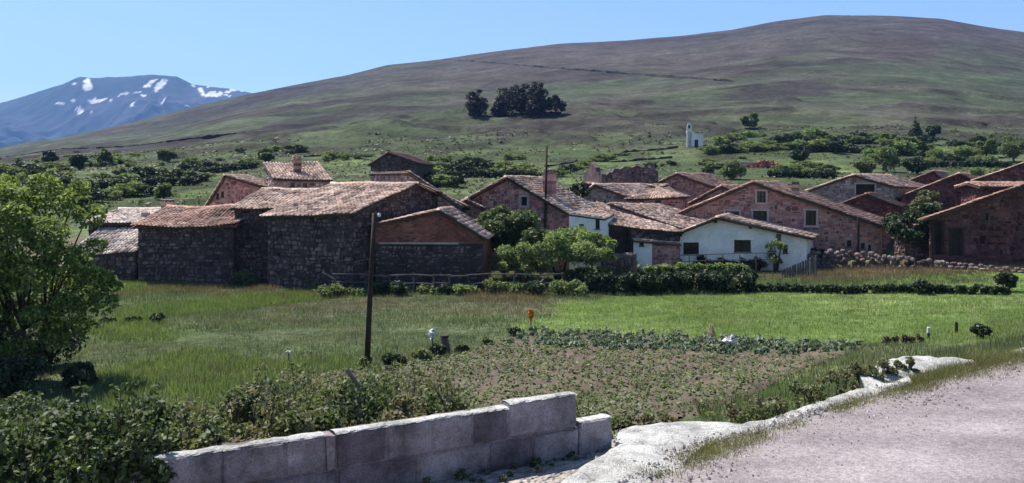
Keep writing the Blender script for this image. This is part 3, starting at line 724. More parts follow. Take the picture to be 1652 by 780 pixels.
    def window(self, i, surround='dressed', bars=True, door=False, sill=True):
        a, c, y0, y1 = self.holes[i]; nrm = Vector((self.t.y, -self.t.x, 0)); o = self.FL - self.O; t = self.t; ax = (t, nrm, UP)
        mb = MB(); fw = .14
        if surround:
            mb.box(o + t * ((a + c) / 2) + UP * (y1 + fw / 2) + nrm * .0, (c - a + 2 * fw + .1, .15, fw), ax, .008)
            for s in (a - fw / 2, c + fw / 2): mb.box(o + t * s + UP * ((y0 + y1) / 2), (fw - .004, .145, y1 - y0 - .004), ax, .005)
            if not door: mb.box(o + t * ((a + c) / 2) + UP * (y0 - fw / 2) + nrm * .02, (c - a + 2 * fw + .06, .19, fw), ax, .008)
        else:
            mb.box(o + t * ((a + c) / 2) + UP * (y0 - .03) + nrm * .01, (c - a + .08, .12, .06), ax, .003)
        w = mb.build('door' if door else 'window', M[surround or 'wood_grey'], self.e)
        g = MB(); g.box(o + t * ((a + c) / 2) + UP * ((y0 + y1) / 2) - nrm * .19, (c - a + .02, .03, y1 - y0 + .02), ax)
        g.build('door_leaf' if door else 'pane', M['wood_dark' if door else 'glass'], w)
        if bars and not door:
            f = MB(); y = nrm * -.15; k = .05
            for s in (a + k / 2, (a + c) / 2, c - k / 2): f.box(o + t * s + UP * ((y0 + y1) / 2) + y, (k, .05, y1 - y0 - .002), ax)
            for z in (y0 + k / 2, (y0 + y1) / 2, y1 - k / 2): f.box(o + t * ((a + c) / 2) + UP * z + y - nrm * .003, (c - a - .002, .045, k), ax)
            f.build('frame', M['wood_dark'], w)
        return w
    def chimney(self, px, top, bot, wpx, d, m='stone_grey', cap=True):
        w = wpx / F * d; p = P(px, top, d); q = P(px, bot, d); zt = p.z; zb = q.z - .7
        mb = MB(); ax = (self.t, self.b, UP); base = Vector((p.x, p.y + w / 2, 0)) - self.O
        z = zb; 
        while z < zt - .01:
            h = min(.22, zt - z)
            mb.box(base + UP * (z + h / 2), (w + random.uniform(-.03, .03), w + random.uniform(-.03, .03), h + .004), ax, .01); z += h
        c = mb.build('chimney', M[m], self.e)
        if cap:
            k = MB(); k.box(base + UP * (zt + .05), (w + .18, w + .18, .1), ax, .01)
            for sx in (-1, 1):
                for sy in (-1, 1): k.box(base + UP * (zt + .17) + self.t * sx * w * .35 + self.b * sy * w * .35, (.1, .1, .16), ax)
            k.box(base + UP * (zt + .28), (w + .1, w + .1, .07), ax, .01)
            k.build('chimney_cap', M['tile'], c)
        return c
def xy(px, d): return ((px - CX) / F * d, d)
def zz(py, d): return CAMZ + (HY - py) / F * d
def gable(name, label, L, R, apex, back, **kw):
    a, b = Vector((*xy(L[0], L[2]), 0)), Vector((*xy(R[0], R[2]), 0)); t = (b - a); W = t.length; t.normalize()
    k = (apex[0] - CX) / F; s = (k * a.y - a.x) / (t.x - k * t.y); d = (a + t * s).y
    return House(name, label, kw.pop('cat', 'house'), a.xy, b.xy, zz(L[1], L[2]), zz(R[1], R[2]), back, n_apex=(s, zz(apex[1], d)), **kw)
def eaves(name, label, L, R, ridge_py, run, back=None, **kw):
    a, b = Vector((*xy(L[0], L[2]), 0)), Vector((*xy(R[0], R[2]), 0)); t = (b - a).normalized(); n = Vector((-t.y, t.x, 0))
    d = ((a + b) / 2 + n * run).y
    rz = zz(ridge_py, d)
    return House(name, label, kw.pop('cat', 'house'), a.xy, b.xy, zz(L[1], L[2]), zz(R[1], R[2]), back or run * 2, ridge=(run, rz), **kw)
def shed(name, label, L, R, BLz, BRz, back, **kw):
    return House(name, label, kw.pop('cat', 'house'), xy(L[0], L[2]), xy(R[0], R[2]), zz(L[1], L[2]), zz(R[1], R[2]), back, BLz=BLz, BRz=BRz, **kw)
DK = dict(mortar='mortar_dark', stones='stone_dark'); BR = dict(mortar='mortar_brown', stones='stone_brown'); GR = dict(mortar='mortar_grey', stones='stone_grey'); RD = dict(mortar='mortar_red', stones='stone_red')

M['tile_bright'] = surf_mat('roof_tile_sunlit', [(.3, (.50, .40, .36)), (.5, (.60, .51, .46)), (.72, (.68, .61, .56))], .9, grime=.3, gscale=.6, fine=9, tint=TV)  # paler copy of the roof tile, sunlit brightness put into the colour
# --- left group of barns
h = eaves('low_house', 'low house with pale flat-pitched tile roof behind the leafy tree', (143, 358, 59), (350, 358, 59), 337, 5.2, tile='tile_bright', **DK)
h.chimney(268, 329, 337, 17, 62, 'tile'); h.chimney(233, 343, 350, 10, 60.5, 'tile', False)
p0, p1 = P(120, 409, 56.2), P(221, 405, 55.6)
shed('lean_to', 'lean-to with sunlit pale tile roof below the low house', (112, 411, 55.4), (219, 406, 55.0), zz(368, 58.5), zz(365, 58.5), 3.6, cat='shed', ov=.12, tile='tile_bright', **DK)
eaves('stone_barn', 'dark stone barn with sagging red-brown tile roof beside the lean-to', (223, 363, 54.5), (377, 361, 54.0), 334, 4.4, cat='barn', wave=.22, tile='tile_red', **DK)
eaves('stone_barn', 'narrow dark stone barn front squeezed between two larger barns', (379, 334, 55), (470, 333, 54.6), 306, 5.0, cat='barn', wave=.12, **DK)
a = xy(432, 53.5); b_ = xy(570, 50.5)
h = eaves('stone_barn', 'large dark stone barn with broad pale tile roof and gable beside the red shed', (432, 346, 53.2), (570, 341, 50.6), 296, 6.6, cat='barn', wave=.12, tilew=.25, **DK)
# --- red brick shed
h = gable('brick_shed', 'red brick shed with shallow gable and dark open lower half', (606, 361, 51.6), (779, 381, 51.2), (709, 339), 5.5, cat='shed', mortar='brick', stones=None, ov=.22)
# brick courses of the gable and the stone plinth below it, open lattice in the middle
def brick_courses(h, z0, z1, m='brick', bl=.26, bh=.11, lattice=None):
    V = []; Fc = []; T = []; nrm = Vector((h.t.y, -h.t.x, 0)); ps = [p[0] for p in h.front_prof]; pz = [p[1] for p in h.front_prof]
    z = z0; r = 0
    while z < z1:
        s = -bl / 2 * (r % 2)
        while s < h.W:
            a, c = max(0, s + .006), min(h.W, s + bl - .006); s += bl
            if c - a < .05 or z + bh > min(np.interp(a, ps, pz), np.interp(c, ps, pz)) - .1: continue
            open_ = lattice and lattice(a, z) and (int(round(s / bl)) + r) % 2
            pr = -.0 if not open_ else None
            if open_:       # a hole between bricks: dark pocket, drawn as a recessed face is left empty over a black backing
                continue
            n = len(V); d = random.uniform(.03, .045) if not (lattice and lattice(a, z)) else .09
            for (q, y) in ((a, z), (c, z), (c, z + bh - .012), (a, z + bh - .012)): V.append(h.FL + h.t * q + UP * y - h.O)
            for (q, y) in ((a, z), (c, z), (c, z + bh - .012), (a, z + bh - .012)): V.append(h.FL + h.t * q + UP * y + nrm * d - h.O)
            Fc += [(n + 4, n + 5, n + 6, n + 7)] + [(n + i, n + (i + 1) % 4, n + 4 + (i + 1) % 4, n + 4 + i) for i in range(4)]
            T += [min(1, max(0, random.gauss(.5, .2)))] * 8
        z += bh; r += 1
    obj('wall_bricks', V, Fc, M[m], h.e, T, kind='stuff')
zb_ = zz(393, 51.4)
brick_courses(h, zb_, 6.5, lattice=lambda s, z: 2.6 < s < 4.9 and zb_ + .1 < z < zb_ + 1.35 - abs(s - 3.75) * .35)
nrm = Vector((h.t.y, -h.t.x, 0)); V, Fc, T = stone_fill(h.FL, h.t, nrm, h.W, [(0, zb_ - .04), (h.W, zb_ - .04)], h.zb, [], 1.0, 3)
obj('plinth_stones', [v - h.O for v in V], Fc, M['stone_dark'], h.e, T, kind='stuff')
mb = MB(); mb.box(h.FL + h.t * (h.W / 2) + UP * (h.zb + zb_) / 2 + nrm * -.0 - h.O, (h.W + .02, .06, zb_ - h.zb), (h.t, nrm, UP)); mb.build('plinth', M['mortar_dark'], h.e)
mb = MB(); mb.box(h.FL + h.t * 2.5 + UP * zb_ + nrm * .06 - h.O, (4.6, .12, .1), (h.t, nrm, UP), .02); mb.build('ledge_course', M['dressed'], h.e)
# --- upper left
h = gable('stone_house', 'low purple-brown stone house end with two small openings above the barns', (333, 332, 69), (424, 300, 69), (364, 283), 6, holes_px=[(351, 317, 5, 9), (359, 314, 5, 10)], **BR)
h.window(0, None, False); h.window(1, None, False)
a = Vector((*xy(443, 66), 0)); t_ = Vector((math.cos(math.radians(22)), math.sin(math.radians(22)), 0)); b2 = a + t_ * 4.1
h = House('stone_house', 'small tall stone house with pale sloping tile roof and chimney', 'house', a.xy, b2.xy, zz(288, 66), zz(290.5, b2.y), 6.0, BLz=zz(262, 71.5), BRz=zz(261, 73), holes_px=[(472, 298, 7, 8), (492, 299, 7, 7)], ov=.25, **GR)
h.window(0, None, False); h.window(1, None, False); h.chimney(478, 258, 272, 12, 68.6, 'tile_red')
# long house with high back wall and gable to the right
c0 = Vector((*xy(660, 60), 0)); c1 = Vector((*xy(742, 58.5), 0)); c3 = Vector((*xy(526, 66), 0))
t_ = (c1 - c0).normalized()
h = House('long_house', 'long stone house with one roof slope falling to the right of its gable', 'house', c0.xy, c1.xy, zz(276, 60), zz(334, 58.5), 7.5, BLz=zz(278, 66), BRz=zz(330, 65), skew=math.radians(-52), holes_px=[(690, 309, 8, 11)], ov=.25, **GR)
h.window(0, 'dressed', False)
mb = MB(); s_ = h.px_hole((690, 329, 26, 3)); mb.box(h.FL + h.t * ((s_[0] + s_[1]) / 2) + UP * s_[2] + Vector((h.t.y, -h.t.x, 0)) * .05 - h.O, (s_[1] - s_[0], .12, .13), (h.t, Vector((h.t.y, -h.t.x, 0)), UP)); mb.build('timber_lintel', M['wood_dark'], h.e)
gable('hay_barn', 'solitary dark stone barn on the slope above the long house', (598, 264, 112), (672, 262, 112), (627, 246), 9, cat='barn', skew=math.radians(8), stone_sides=(0, 0, 0), tile='tile_dark', **DK)
gable('stone_house', 'small house end with bit of pale roof between the long house and the chimney house', (738, 331, 63), (775, 333, 63), (752, 322), 5, **BR)
# --- middle
h = gable('gabled_house', 'stone house with wide gable and tall chimney behind the fig tree', (757, 320, 64), (946, 359, 59), (820, 286), 5.5, skew=math.radians(-4), ov=.4, holes_px=[(846, 325, 10, 14)], **BR)
h.window(0, 'dressed'); h.chimney(887, 281, 312, 17, 62, 'stone_brown')
mb = MB(); mb.tube([P(888, 279, 62.4) - h.O, P(888, 272, 62.4) - h.O], [.13, .1], 8); mb.build('chimney_pot', M['whitewash'], h.e)
# white plastered end wall
h = shed('plastered_annex', 'white plastered annex with small window under the long tile roof', (918, 344, 58.2), (976, 352, 57.6), zz(340, 62), zz(344, 62), 4, mortar='white', stones=None, ov=.05, holes_px=[(938, 370, 8, 16), (964, 362, 7, 15)])
h.window(0, None); h.window(1, None)
h = House('tiled_outbuilding', 'dark open-fronted outbuilding under long sweeping pale tile roof', 'house', xy(938, 58.6), xy(1097, 60.5), zz(356, 58.6), zz(374, 60.5), 7.5, BLz=zz(312, 66), BRz=zz(333, 67), skew=math.radians(-8), ov=.3, wave=.12, holes_px=[(1000, 392, 26, 34)], **DK)
h.window(0, 'wood_dark', door=True)
c0 = Vector((*xy(984, 65), 0)); c1 = Vector((*xy(1098, 61.5), 0))
House('tiled_house', 'tile-roofed house with bright diagonal verge rising left of the brown gable', 'house', c0.xy, c1.xy, zz(327, 65), zz(368, 61.5), 5.5, BLz=zz(329, 70), BRz=zz(362, 66), skew=math.radians(10), ov=.15, **BR)
# --- back middle
h = gable('stone_house', 'stone house with low gable facing left of the hipped roof', (938, 317, 77), (1022, 320, 75), (961, 298), 7, skew=math.radians(20), **GR)
h = eaves('hipped_house', 'squat stone house under a pale hipped tile roof', (1016, 319, 75), (1102, 316, 74), 298, 3.0, 6.2, hip=True, holes_px=[(1062, 325, 10, 6)], **BR)
h.window(0, 'dressed', False)
shed('stone_house', 'little stone house with flat pale roof beside the ruined wall', (944, 297, 86), (988, 296, 85), zz(289, 90), zz(288, 90), 5, ov=.2, **BR)
gable('stone_house', 'brown stone house with wide gable right of the ruined walls', (1040, 305, 92), (1147, 300, 90), (1093, 280), 9, skew=math.radians(14), tile='tile_red', **BR)
h = gable('stone_house', 'pinkish low house with white plaster patch under the brown gable', (1118, 325, 84), (1196, 314, 82), (1166, 300), 7, skew=math.radians(18), tile='tile_red', mortar='mortar_brown', stones='stone_brown')
# --- big brown stone house
h = gable('large_stone_house', 'large brown stone house with wide gable and framed windows behind the white cottage', (1090, 347, 66), (1423, 364, 64.5), (1215, 294), 9, skew=math.radians(21), ov=.4, tile='tile_red',
          holes_px=[(1228, 318, 14, 18), (1226, 350, 22, 19), (1181, 350, 22, 17), (1308, 352, 17, 24), (1370, 393, 7, 10), (1392, 397, 7, 9), (1403, 400, 5, 9)], **BR)
for i in range(4): h.window(i)
for i in range(4, 7): h.window(i, None, False)
h.chimney(1285, 293, 312, 10, 66, 'tile_red', False)
pipe = MB(); pipe.tube([P(1385, 352, 64.1) - h.O, P(1385, 415, 64.1) - h.O], [.07, .07], 7); pipe.build('drainpipe', M['wood_dark'], h.e)
# --- white cottage
h = gable('white_cottage', 'white plastered cottage with low tiled gable and dark windows', (1066, 386, 61), (1301, 381, 60), (1159, 350), 8, skew=math.radians(17), mortar='white', stones=None, ov=.45,
          holes_px=[(1115, 401, 25, 19), (1198, 397, 27, 19), (1267, 402, 8, 13)])
h.window(0, None); h.window(1, None); h.window(2, None, False)
nrm = Vector((h.t.y, -h.t.x, 0))
mb = MB()
for px in (1100, 1212, 1156): 
    s = h.px_hole((px, 380, 4, 4)); z = float(np.interp(s[0], [p[0] for p in h.front_prof], [p[1] for p in h.front_prof])) - .25
    mb.box(h.FL + h.t * s[0] + UP * z + nrm * .18 - h.O, (.14, .4, .16), (h.t, nrm, UP))
mb.build('rafter_end', M['wood_dark'], h.e, kind='stuff')
s = h.px_hole((1256, 386, 7, 16)); mb = MB(); mb.box(h.FL + h.t * ((s[0] + s[1]) / 2) + UP * ((s[2] + s[3]) / 2) + nrm * .05 - h.O, (s[1] - s[0], .12, s[3] - s[2]), (h.t, nrm, UP)); mb.build('timber_post', M['wood_grey'], h.e)
h = shed('white_annex', 'small white box annex with single-slope roof left of the white cottage', (1022, 386, 59.2), (1052, 389, 59), zz(384, 62), zz(386, 62), 3, cat='shed', mortar='white', stones=None, ov=.2, holes_px=[(1035, 394, 7, 6)])
h.window(0, None, False)
shed('brick_annex', 'brown rough-walled annex joining white box and cottage', (1053, 390, 59.6), (1096, 393, 59.8), zz(385, 62), zz(388, 62), 2.5, cat='shed', ov=.2, **BR)
# --- right group
h = gable('stone_house', 'grey stone house with round gable window and dark porch arch', (1308, 306, 86), (1441, 300, 84), (1378, 282), 9, skew=math.radians(27), holes_px=[(1378, 292, 7, 7), (1396, 306, 30, 17)], **GR)
h.window(0, None, False); h.window(1, 'dressed', False, door=True)
gable('porch_barn', 'low dark-roofed barn in front of the porch arch house', (1362, 327, 77), (1444, 331, 77), (1398, 313), 5, skew=math.radians(30), cat='barn', tile='tile_dark', **RD)
gable('dark_barn', 'dark gabled barn with red verge tiles behind the courtyard tree', (1440, 303, 95), (1530, 296, 95), (1506, 276), 9, skew=math.radians(32), cat='barn', tile='tile_red', **RD)
gable('dark_barn', 'dark gabled barn with long red left verge beside the big stone barn', (1454, 316, 84), (1588, 300, 84), (1548, 280), 9, skew=math.radians(32), cat='barn', tile='tile_red', **RD)
gable('stone_house', 'dark red house with high verge climbing out of the village edge', (1574, 290, 82), (1760, 290, 82), (1668, 257), 9, skew=math.radians(33), tile='tile_red', **RD)
h = eaves('stone_house', 'red-walled house with bright strip of tiled eave behind the big barn', (1584, 300, 70), (1700, 298, 70), 295, 1.6, tile='tile_red', ov=.4, **RD)
h = gable('stone_barn', 'big red-brown stone barn with long low gable behind the rubble wall', (1500, 350, 58.5), (1830, 345, 57.5), (1668, 293), 9, skew=math.radians(32), cat='barn', ov=.55, tile='tile_red', big=1.15,
          holes_px=[(1513, 385, 11, 52), (1543, 392, 16, 42), (1590, 350, 9, 12)], **RD)
h.window(0, 'wood_dark', door=True); h.window(1, 'wood_dark', door=True); h.window(2, None, False)
shed('lean_to', 'tiny dark lean-to with short tile roof at the big barn corner', (1474, 364, 60), (1499, 359, 60), zz(354, 63), zz(350, 63), 3, cat='shed', tile='tile_red', ov=.15, **DK)

# --- ruined walls, chapel, rubble heap
M['stone_ruin'] = surf_mat('purple_rubble_stone', [(.3, (.16, .11, .12)), (.55, (.24, .175, .18)), (.75, (.33, .26, .26))], 1.2, grime=.4, gscale=.4, fine=14, tint=TV, bstr=.7)
M['mortar_ruin'] = surf_mat('ruin_core', [(.3, (.10, .07, .075)), (.7, (.17, .13, .13))], 1.2)
rp = [(0, zz(284, 85)), (.3, zz(278, 85)), (.55, zz(279, 85)), (.8, zz(272, 85)), (1.4, zz(273, 85)), (1.7, zz(269, 85)), (2.5, zz(270, 85)), (2.9, zz(267, 85)), (3.4, zz(270, 85)), (3.9, zz(269, 85)), (4.5, zz(273, 85)), (5.0, zz(276, 85))]
a = Vector((*xy(978, 85), 0)); b_ = Vector((*xy(1062, 87), 0)); t_ = (b_ - a).normalized(); O = Vector((a.x, a.y, gz(a.x, a.y)))
ruin = thing('ruined_house', 'roofless ruined stone walls with jagged top behind the hipped roof', 'ruin', O)
for (o, d, w, seed) in ((a, t_, (b_ - a).length, 1), (b_, Vector((-t_.y, t_.x, 0)), 4.5, 2), (a, Vector((-t_.y, t_.x, 0)), 4.0, 3)):
    n = Vector((d.y, -d.x, 0)); pr = [(x / 5 * w, z + (.4 * math.sin(seed * 3 + x * 2) if seed > 1 else 0)) for x, z in rp]
    mb = MB(); base = O.z - .6
    k = len(pr)
    F_ = [o + d * x + UP * z - O for x, z in pr] + [o + d * x + UP * base - O for x, z in pr]
    B_ = [v - n * .5 for v in F_]
    mb.add(F_ + B_, [(k + i, k + i + 1, i + 1, i) for i in range(k - 1)] + [(3 * k + i + 1, 3 * k + i, 2 * k + i, 2 * k + i + 1) for i in range(k - 1)] + [(i, i + 1, 2 * k + i + 1, 2 * k + i) for i in range(k - 1)] + [(0, 2 * k, 3 * k, k), (k - 1, 2 * k - 1, 4 * k - 1, 3 * k - 1)], .5)
    mb.build('wall', M['mortar_ruin'], ruin)
    V, Fc, T = stone_fill(o, d, n, w, pr, O.z - .2, [], 1.1, seed)
    obj('wall_stones', [v - O for v in V], Fc, M['stone_ruin'], ruin, T, kind='stuff')
g_ = G(1110, 238); d = g_.y
a = Vector((*xy(1105, d), 0)); b_ = Vector((*xy(1130, d + 3), 0))
ch = thing('chapel', 'tiny white chapel with bell gable alone on the hillside', 'chapel', g_)
t_ = Vector((math.cos(-.12), math.sin(-.12), 0)); n_ = Vector((t_.y, -t_.x, 0)); bkv = Vector((-t_.y, t_.x, 0))
def lp(s, q, z): return t_ * s + bkv * q + UP * z
k = d / F
Wc = 24 * k; hL = 26 * k; hR = 19 * k
mb = MB(); V = [lp(0, 0, -.8), lp(Wc, 0, -.8), lp(Wc, 0, hR), lp(0, 0, hL), lp(0, 4, -.8), lp(Wc, 4, -.8), lp(Wc, 4, hR), lp(0, 4, hL)]
mb.add(V, [(0, 1, 2, 3), (1, 5, 6, 2), (5, 4, 7, 6), (4, 0, 3, 7)], .5); mb.build('wall', M['whitewash'], ch)
mb = MB(); mb.add([lp(-.15, -.15, hL + .1), lp(Wc + .15, -.15, hR + .08), lp(Wc + .15, 4.15, hR + .08), lp(-.15, 4.15, hL + .1)] + [lp(-.15, -.15, hL - .04), lp(Wc + .15, -.15, hR - .06), lp(Wc + .15, 4.15, hR - .06), lp(-.15, 4.15, hL - .04)], [(0, 1, 2, 3), (7, 6, 5, 4)] + [(i, 4 + i, 4 + (i + 1) % 4, (i + 1) % 4) for i in range(4)]); mb.build('roof', M['whitewash'], ch)
mb = MB(); top = 40 * k; mb.add([lp(-.25, .0, -.8), lp(.75, .0, -.8), lp(.75, 0, top - .8), lp(.55, 0, top - .25), lp(.25, 0, top), lp(-.05, 0, top - .25), lp(-.25, 0, top - .8)] + [lp(-.25, .5, -.8), lp(.75, .5, -.8), lp(.75, .5, top - .8), lp(.55, .5, top - .25), lp(.25, .5, top), lp(-.05, .5, top - .25), lp(-.25, .5, top - .8)],
        [(0, 1, 2, 3, 4, 5, 6), (13, 12, 11, 10, 9, 8, 7)] + [(i, 7 + i, 7 + (i + 1) % 7, (i + 1) % 7) for i in range(7)])
mb.build('bell_gable', M['whitewash'], ch)
mb = MB(); mb.box(lp(.25, -.02, top - .95), (.4, .08, .7), (t_, bkv, UP)); mb.build('bell_opening', M['wood_dark'], ch)
mb = MB(); mb.box(lp(Wc * .55, -.03, .55), (.75, .08, 2.1), (t_, bkv, UP)); mb.build('door', M['wood_dark'], ch)
def heap(px0, px1, py, hgt, label, m, n=60, sz=.5):
    o = thing('rubble_heap', label, 'rubble', G((px0 + px1) / 2, py)); d = o.location.y; w = (px1 - px0) / F * d
    V = []; Fc = []; T = []; 
    for i in range(n):
        x = random.uniform(-.5, .5) * w; y = random.uniform(-1.3, 1.3); z = hgt * (1 - (2 * x / w) ** 2) * (1 - abs(y) / 1.8) * random.uniform(.3, 1)
        mb = MB(); a = random.random() * 6
        zg = gz(o.location.x + x, d + y) - o.location.z
        mb.box((x, y, max(0, z) + zg), (random.uniform(.5, 1.4) * sz, random.uniform(.4, .9) * sz, random.uniform(.3, .7) * sz), (Vector((math.cos(a), math.sin(a), random.uniform(-.4, .4))).normalized(), Vector((-math.sin(a), math.cos(a), 0)), UP), .08)
        V += [tuple(v) for v in mb.V]; k = len(V) - 8; Fc += [tuple(q + k for q in f) for f in mb.F]; T += mb.T
    obj('broken_tiles', V, Fc, m, o, T, kind='stuff')
heap(1208, 1262, 270, 1.1, 'heap of red roof tiles on a terrace above the village', M['rubble'], 140, .7)
heap(1250, 1330, 279, .5, 'low spread of pinkish rubble on the terrace', M['rubble'], 70, .5)
o = G(1207, 270); a = thing('low_shed', 'low shed with white flat roof beside the heap of red tiles', 'shed', o); k = o.y / F
mb = MB(); mb.box((0, 1.0, .2), (33 * k, 2.0, 1.2), None, .05); mb.build('wall', M['mortar_brown'], a)
mb = MB(); mb.box((0, 1.0, .87), (35 * k, 2.4, .14), None, .03); mb.build('roof', M['whitewash'], a)

# ------------------------------------------------------------------ foliage tools
def unit(v): return v / (np.linalg.norm(v, axis=1)[:, None] + 1e-9)
def leaf_quads(C, sz, up=.5, out=None, asp=.55, R=None):
    R = R or rng; n = len(C); sz = np.broadcast_to(np.asarray(sz, float), (n,))[:, None]
    nr = R.normal(size=(n, 3)); nr[:, 2] += up
    if out is not None: nr = nr + out
    nr = unit(nr); a = unit(np.cross(nr, R.normal(size=(n, 3)))); b = np.cross(nr, a)
    V = np.stack([C - a * sz, C - b * sz * asp + nr * sz * .15, C + a * sz, C + b * sz * asp + nr * sz * .15], 1).reshape(-1, 3)
    return V, np.arange(n * 4).reshape(n, 4)
def clump_points(clumps, n, shell=.55, R=None):
    R = R or rng; w = np.array([c[3] ** 2 for c in clumps]); w = w / w.sum(); k = R.choice(len(clumps), n, p=w)
    cl = np.array([c[:3] for c in clumps])[k]; r = np.array([c[3] for c in clumps])[k]
    d = unit(R.normal(size=(n, 3))); d[:, 2] = np.where((d[:, 2] < -.3) & (R.random(n) < .5), -d[:, 2], d[:, 2])
    rr = r * (shell + (1 - shell) * np.sqrt(R.random(n))) * (1 + .12 * R.normal(size=n))
    fl = np.array([c[4] if len(c) > 4 else .8 for c in clumps])[k]
    return cl + d * rr[:, None] * np.stack([np.ones(n), np.ones(n), fl], 1), d
def foliage(name, clumps, n, size, m, parent=None, shell=.55, seed=1, up=.5, asp=.55, kind=None, loc=None):
    R = np.random.default_rng(seed); C, d = clump_points(clumps, n, shell, R)
    V, Fc = leaf_quads(C, size * R.uniform(.6, 1.4, n), up, d * .6, asp, R)
    t = np.repeat(np.clip(R.normal(.5, .25, n), 0, 1), 4)
    return link(name, mesh_data(name, V, Fc, t), m, parent, loc, kind)
def limbs(base, clumps, r0, trunk_h, m, parent, forks=1, lean=(0, 0), seed=3):
    R = random.Random(seed); mb = MB()
    starts = []
    for f in range(forks):
        a = 2 * math.pi * f / forks + R.random(); off = Vector((math.cos(a), math.sin(a), 0)) * (r0 * 1.6 if forks > 1 else 0)
        tip = Vector((lean[0] + off.x * 3.5, lean[1] + off.y * 3.5, trunk_h * R.uniform(.85, 1.15)))
        pts = [off + Vector((0, 0, -.4)), off + Vector((0, 0, .05)), off.lerp(tip, .4) + Vector((R.uniform(-.08, .08), R.uniform(-.08, .08), trunk_h * .1)), off.lerp(tip, .75), tip]
        mb.tube(pts, [r0 * 1.6, r0 * 1.15, r0 * .95, r0 * .8, r0 * .62], 8); starts.append(tip)
    for c in clumps:
        e = Vector(c[:3]); s = min(starts, key=lambda q: (q - e).length); mid = s.lerp(e, .55) + Vector((R.uniform(-.1, .1), R.uniform(-.1, .1), .12 * (e - s).length))
        mb.tube([s, mid, e + Vector((0, 0, c[3] * .3))], [r0 * .45, r0 * .28, r0 * .1], 6)
    return mb.build('trunk', m, parent, smooth=True)
def crown_clumps(w, h, z0, n, seed, rmin=.22, rmax=.36, top=.5):
    """lumpy crown of n clumps inside an ellipsoid w wide, h high starting at z0"""
    R = random.Random(seed); out = []
    for i in range(n):
        while True:
            p = Vector((R.uniform(-1, 1), R.uniform(-1, 1), R.uniform(-1, 1)))
            if .25 < p.length < .95: break
        r = R.uniform(rmin, rmax) * w * .5
        out.append((p.x * (w / 2 - r * .6), p.y * (w / 2 - r * .6), z0 + h / 2 + p.z * (h / 2 - r * .6), r))
    return out
def tree(name, label, base, w, h, z0, n_cl, n_leaf, size, m, r0, cat='tree', group=None, seed=1, forks=1, rmin=.22, rmax=.36, shell=.5, up=.5):
    o = thing(name, label, cat, base, group); cl = crown_clumps(w, h, z0, n_cl, seed, rmin, rmax)
    foliage('crown', cl, n_leaf, size, m, o, shell, seed, up); limbs(base, cl, r0, max(z0 + h * .25, .3), M['bark'], o, forks, seed=seed)
    return o

# ------------------------------------------------------------------ the leafy tree on the left
base = G(40, 596); base = Vector(((40 - CX) / F * 28, 28, gz((40 - CX) / F * 28, 28)))
t = thing('leafy_tree', 'bright green broad-leaved tree standing in the meadow beside the barns', 'tree', base)
k = 28 / F
spec = [(-30, 330, .8, 62), (20, 325, -.6, 55), (75, 330, .3, 48), (95, 375, -.9, 45), (40, 385, -1.1, 60), (-30, 400, -.5, 60), (120, 420, -.4, 42), (150, 455, .1, 38), (75, 440, -1.0, 50), (168, 490, -.1, 30), (15, 450, -.9, 52),
        (120, 500, -.5, 38), (-45, 470, .2, 55), (130, 350, .6, 34), (60, 300, .4, 32), (105, 305, .9, 22), (-60, 345, -.2, 50), (110, 460, .9, 45), (20, 510, .5, 40), (-50, 530, .4, 45), (85, 535, .2, 28), (-10, 520, -1.0, 34), (50, 480, .6, 40), (-20, 440, .9, 46), (175, 462, .3, 20), (145, 425, -.6, 24), (140, 400, .6, 22), (110, 395, -1.2, 26), (60, 345, -1.3, 30), (0, 300, .3, 28), (-40, 300, -.5, 30), (130, 480, -.9, 26), (30, 420, -1.6, 28), (90, 500, -1.2, 26)]
spec = [(a, b, dy, r * .82) for a, b, dy, r in spec] + [(-20, 560, -.6, 34), (55, 556, -.8, 26), (20, 580, -.4, 26), (-70, 580, 0, 36), (95, 548, -.2, 22), (120, 528, .4, 22)]
cl = [((a - 40) * k, dy, CAMZ + (HY - b) * k - base.z, r * k, .75) for a, b, dy, r in spec]
foliage('crown', cl, 25000, .075, M['leaf_tree'], t, .6, 21, .7)
limbs(base, cl, .1, 1.6, M['bark'], t, 3, seed=5)

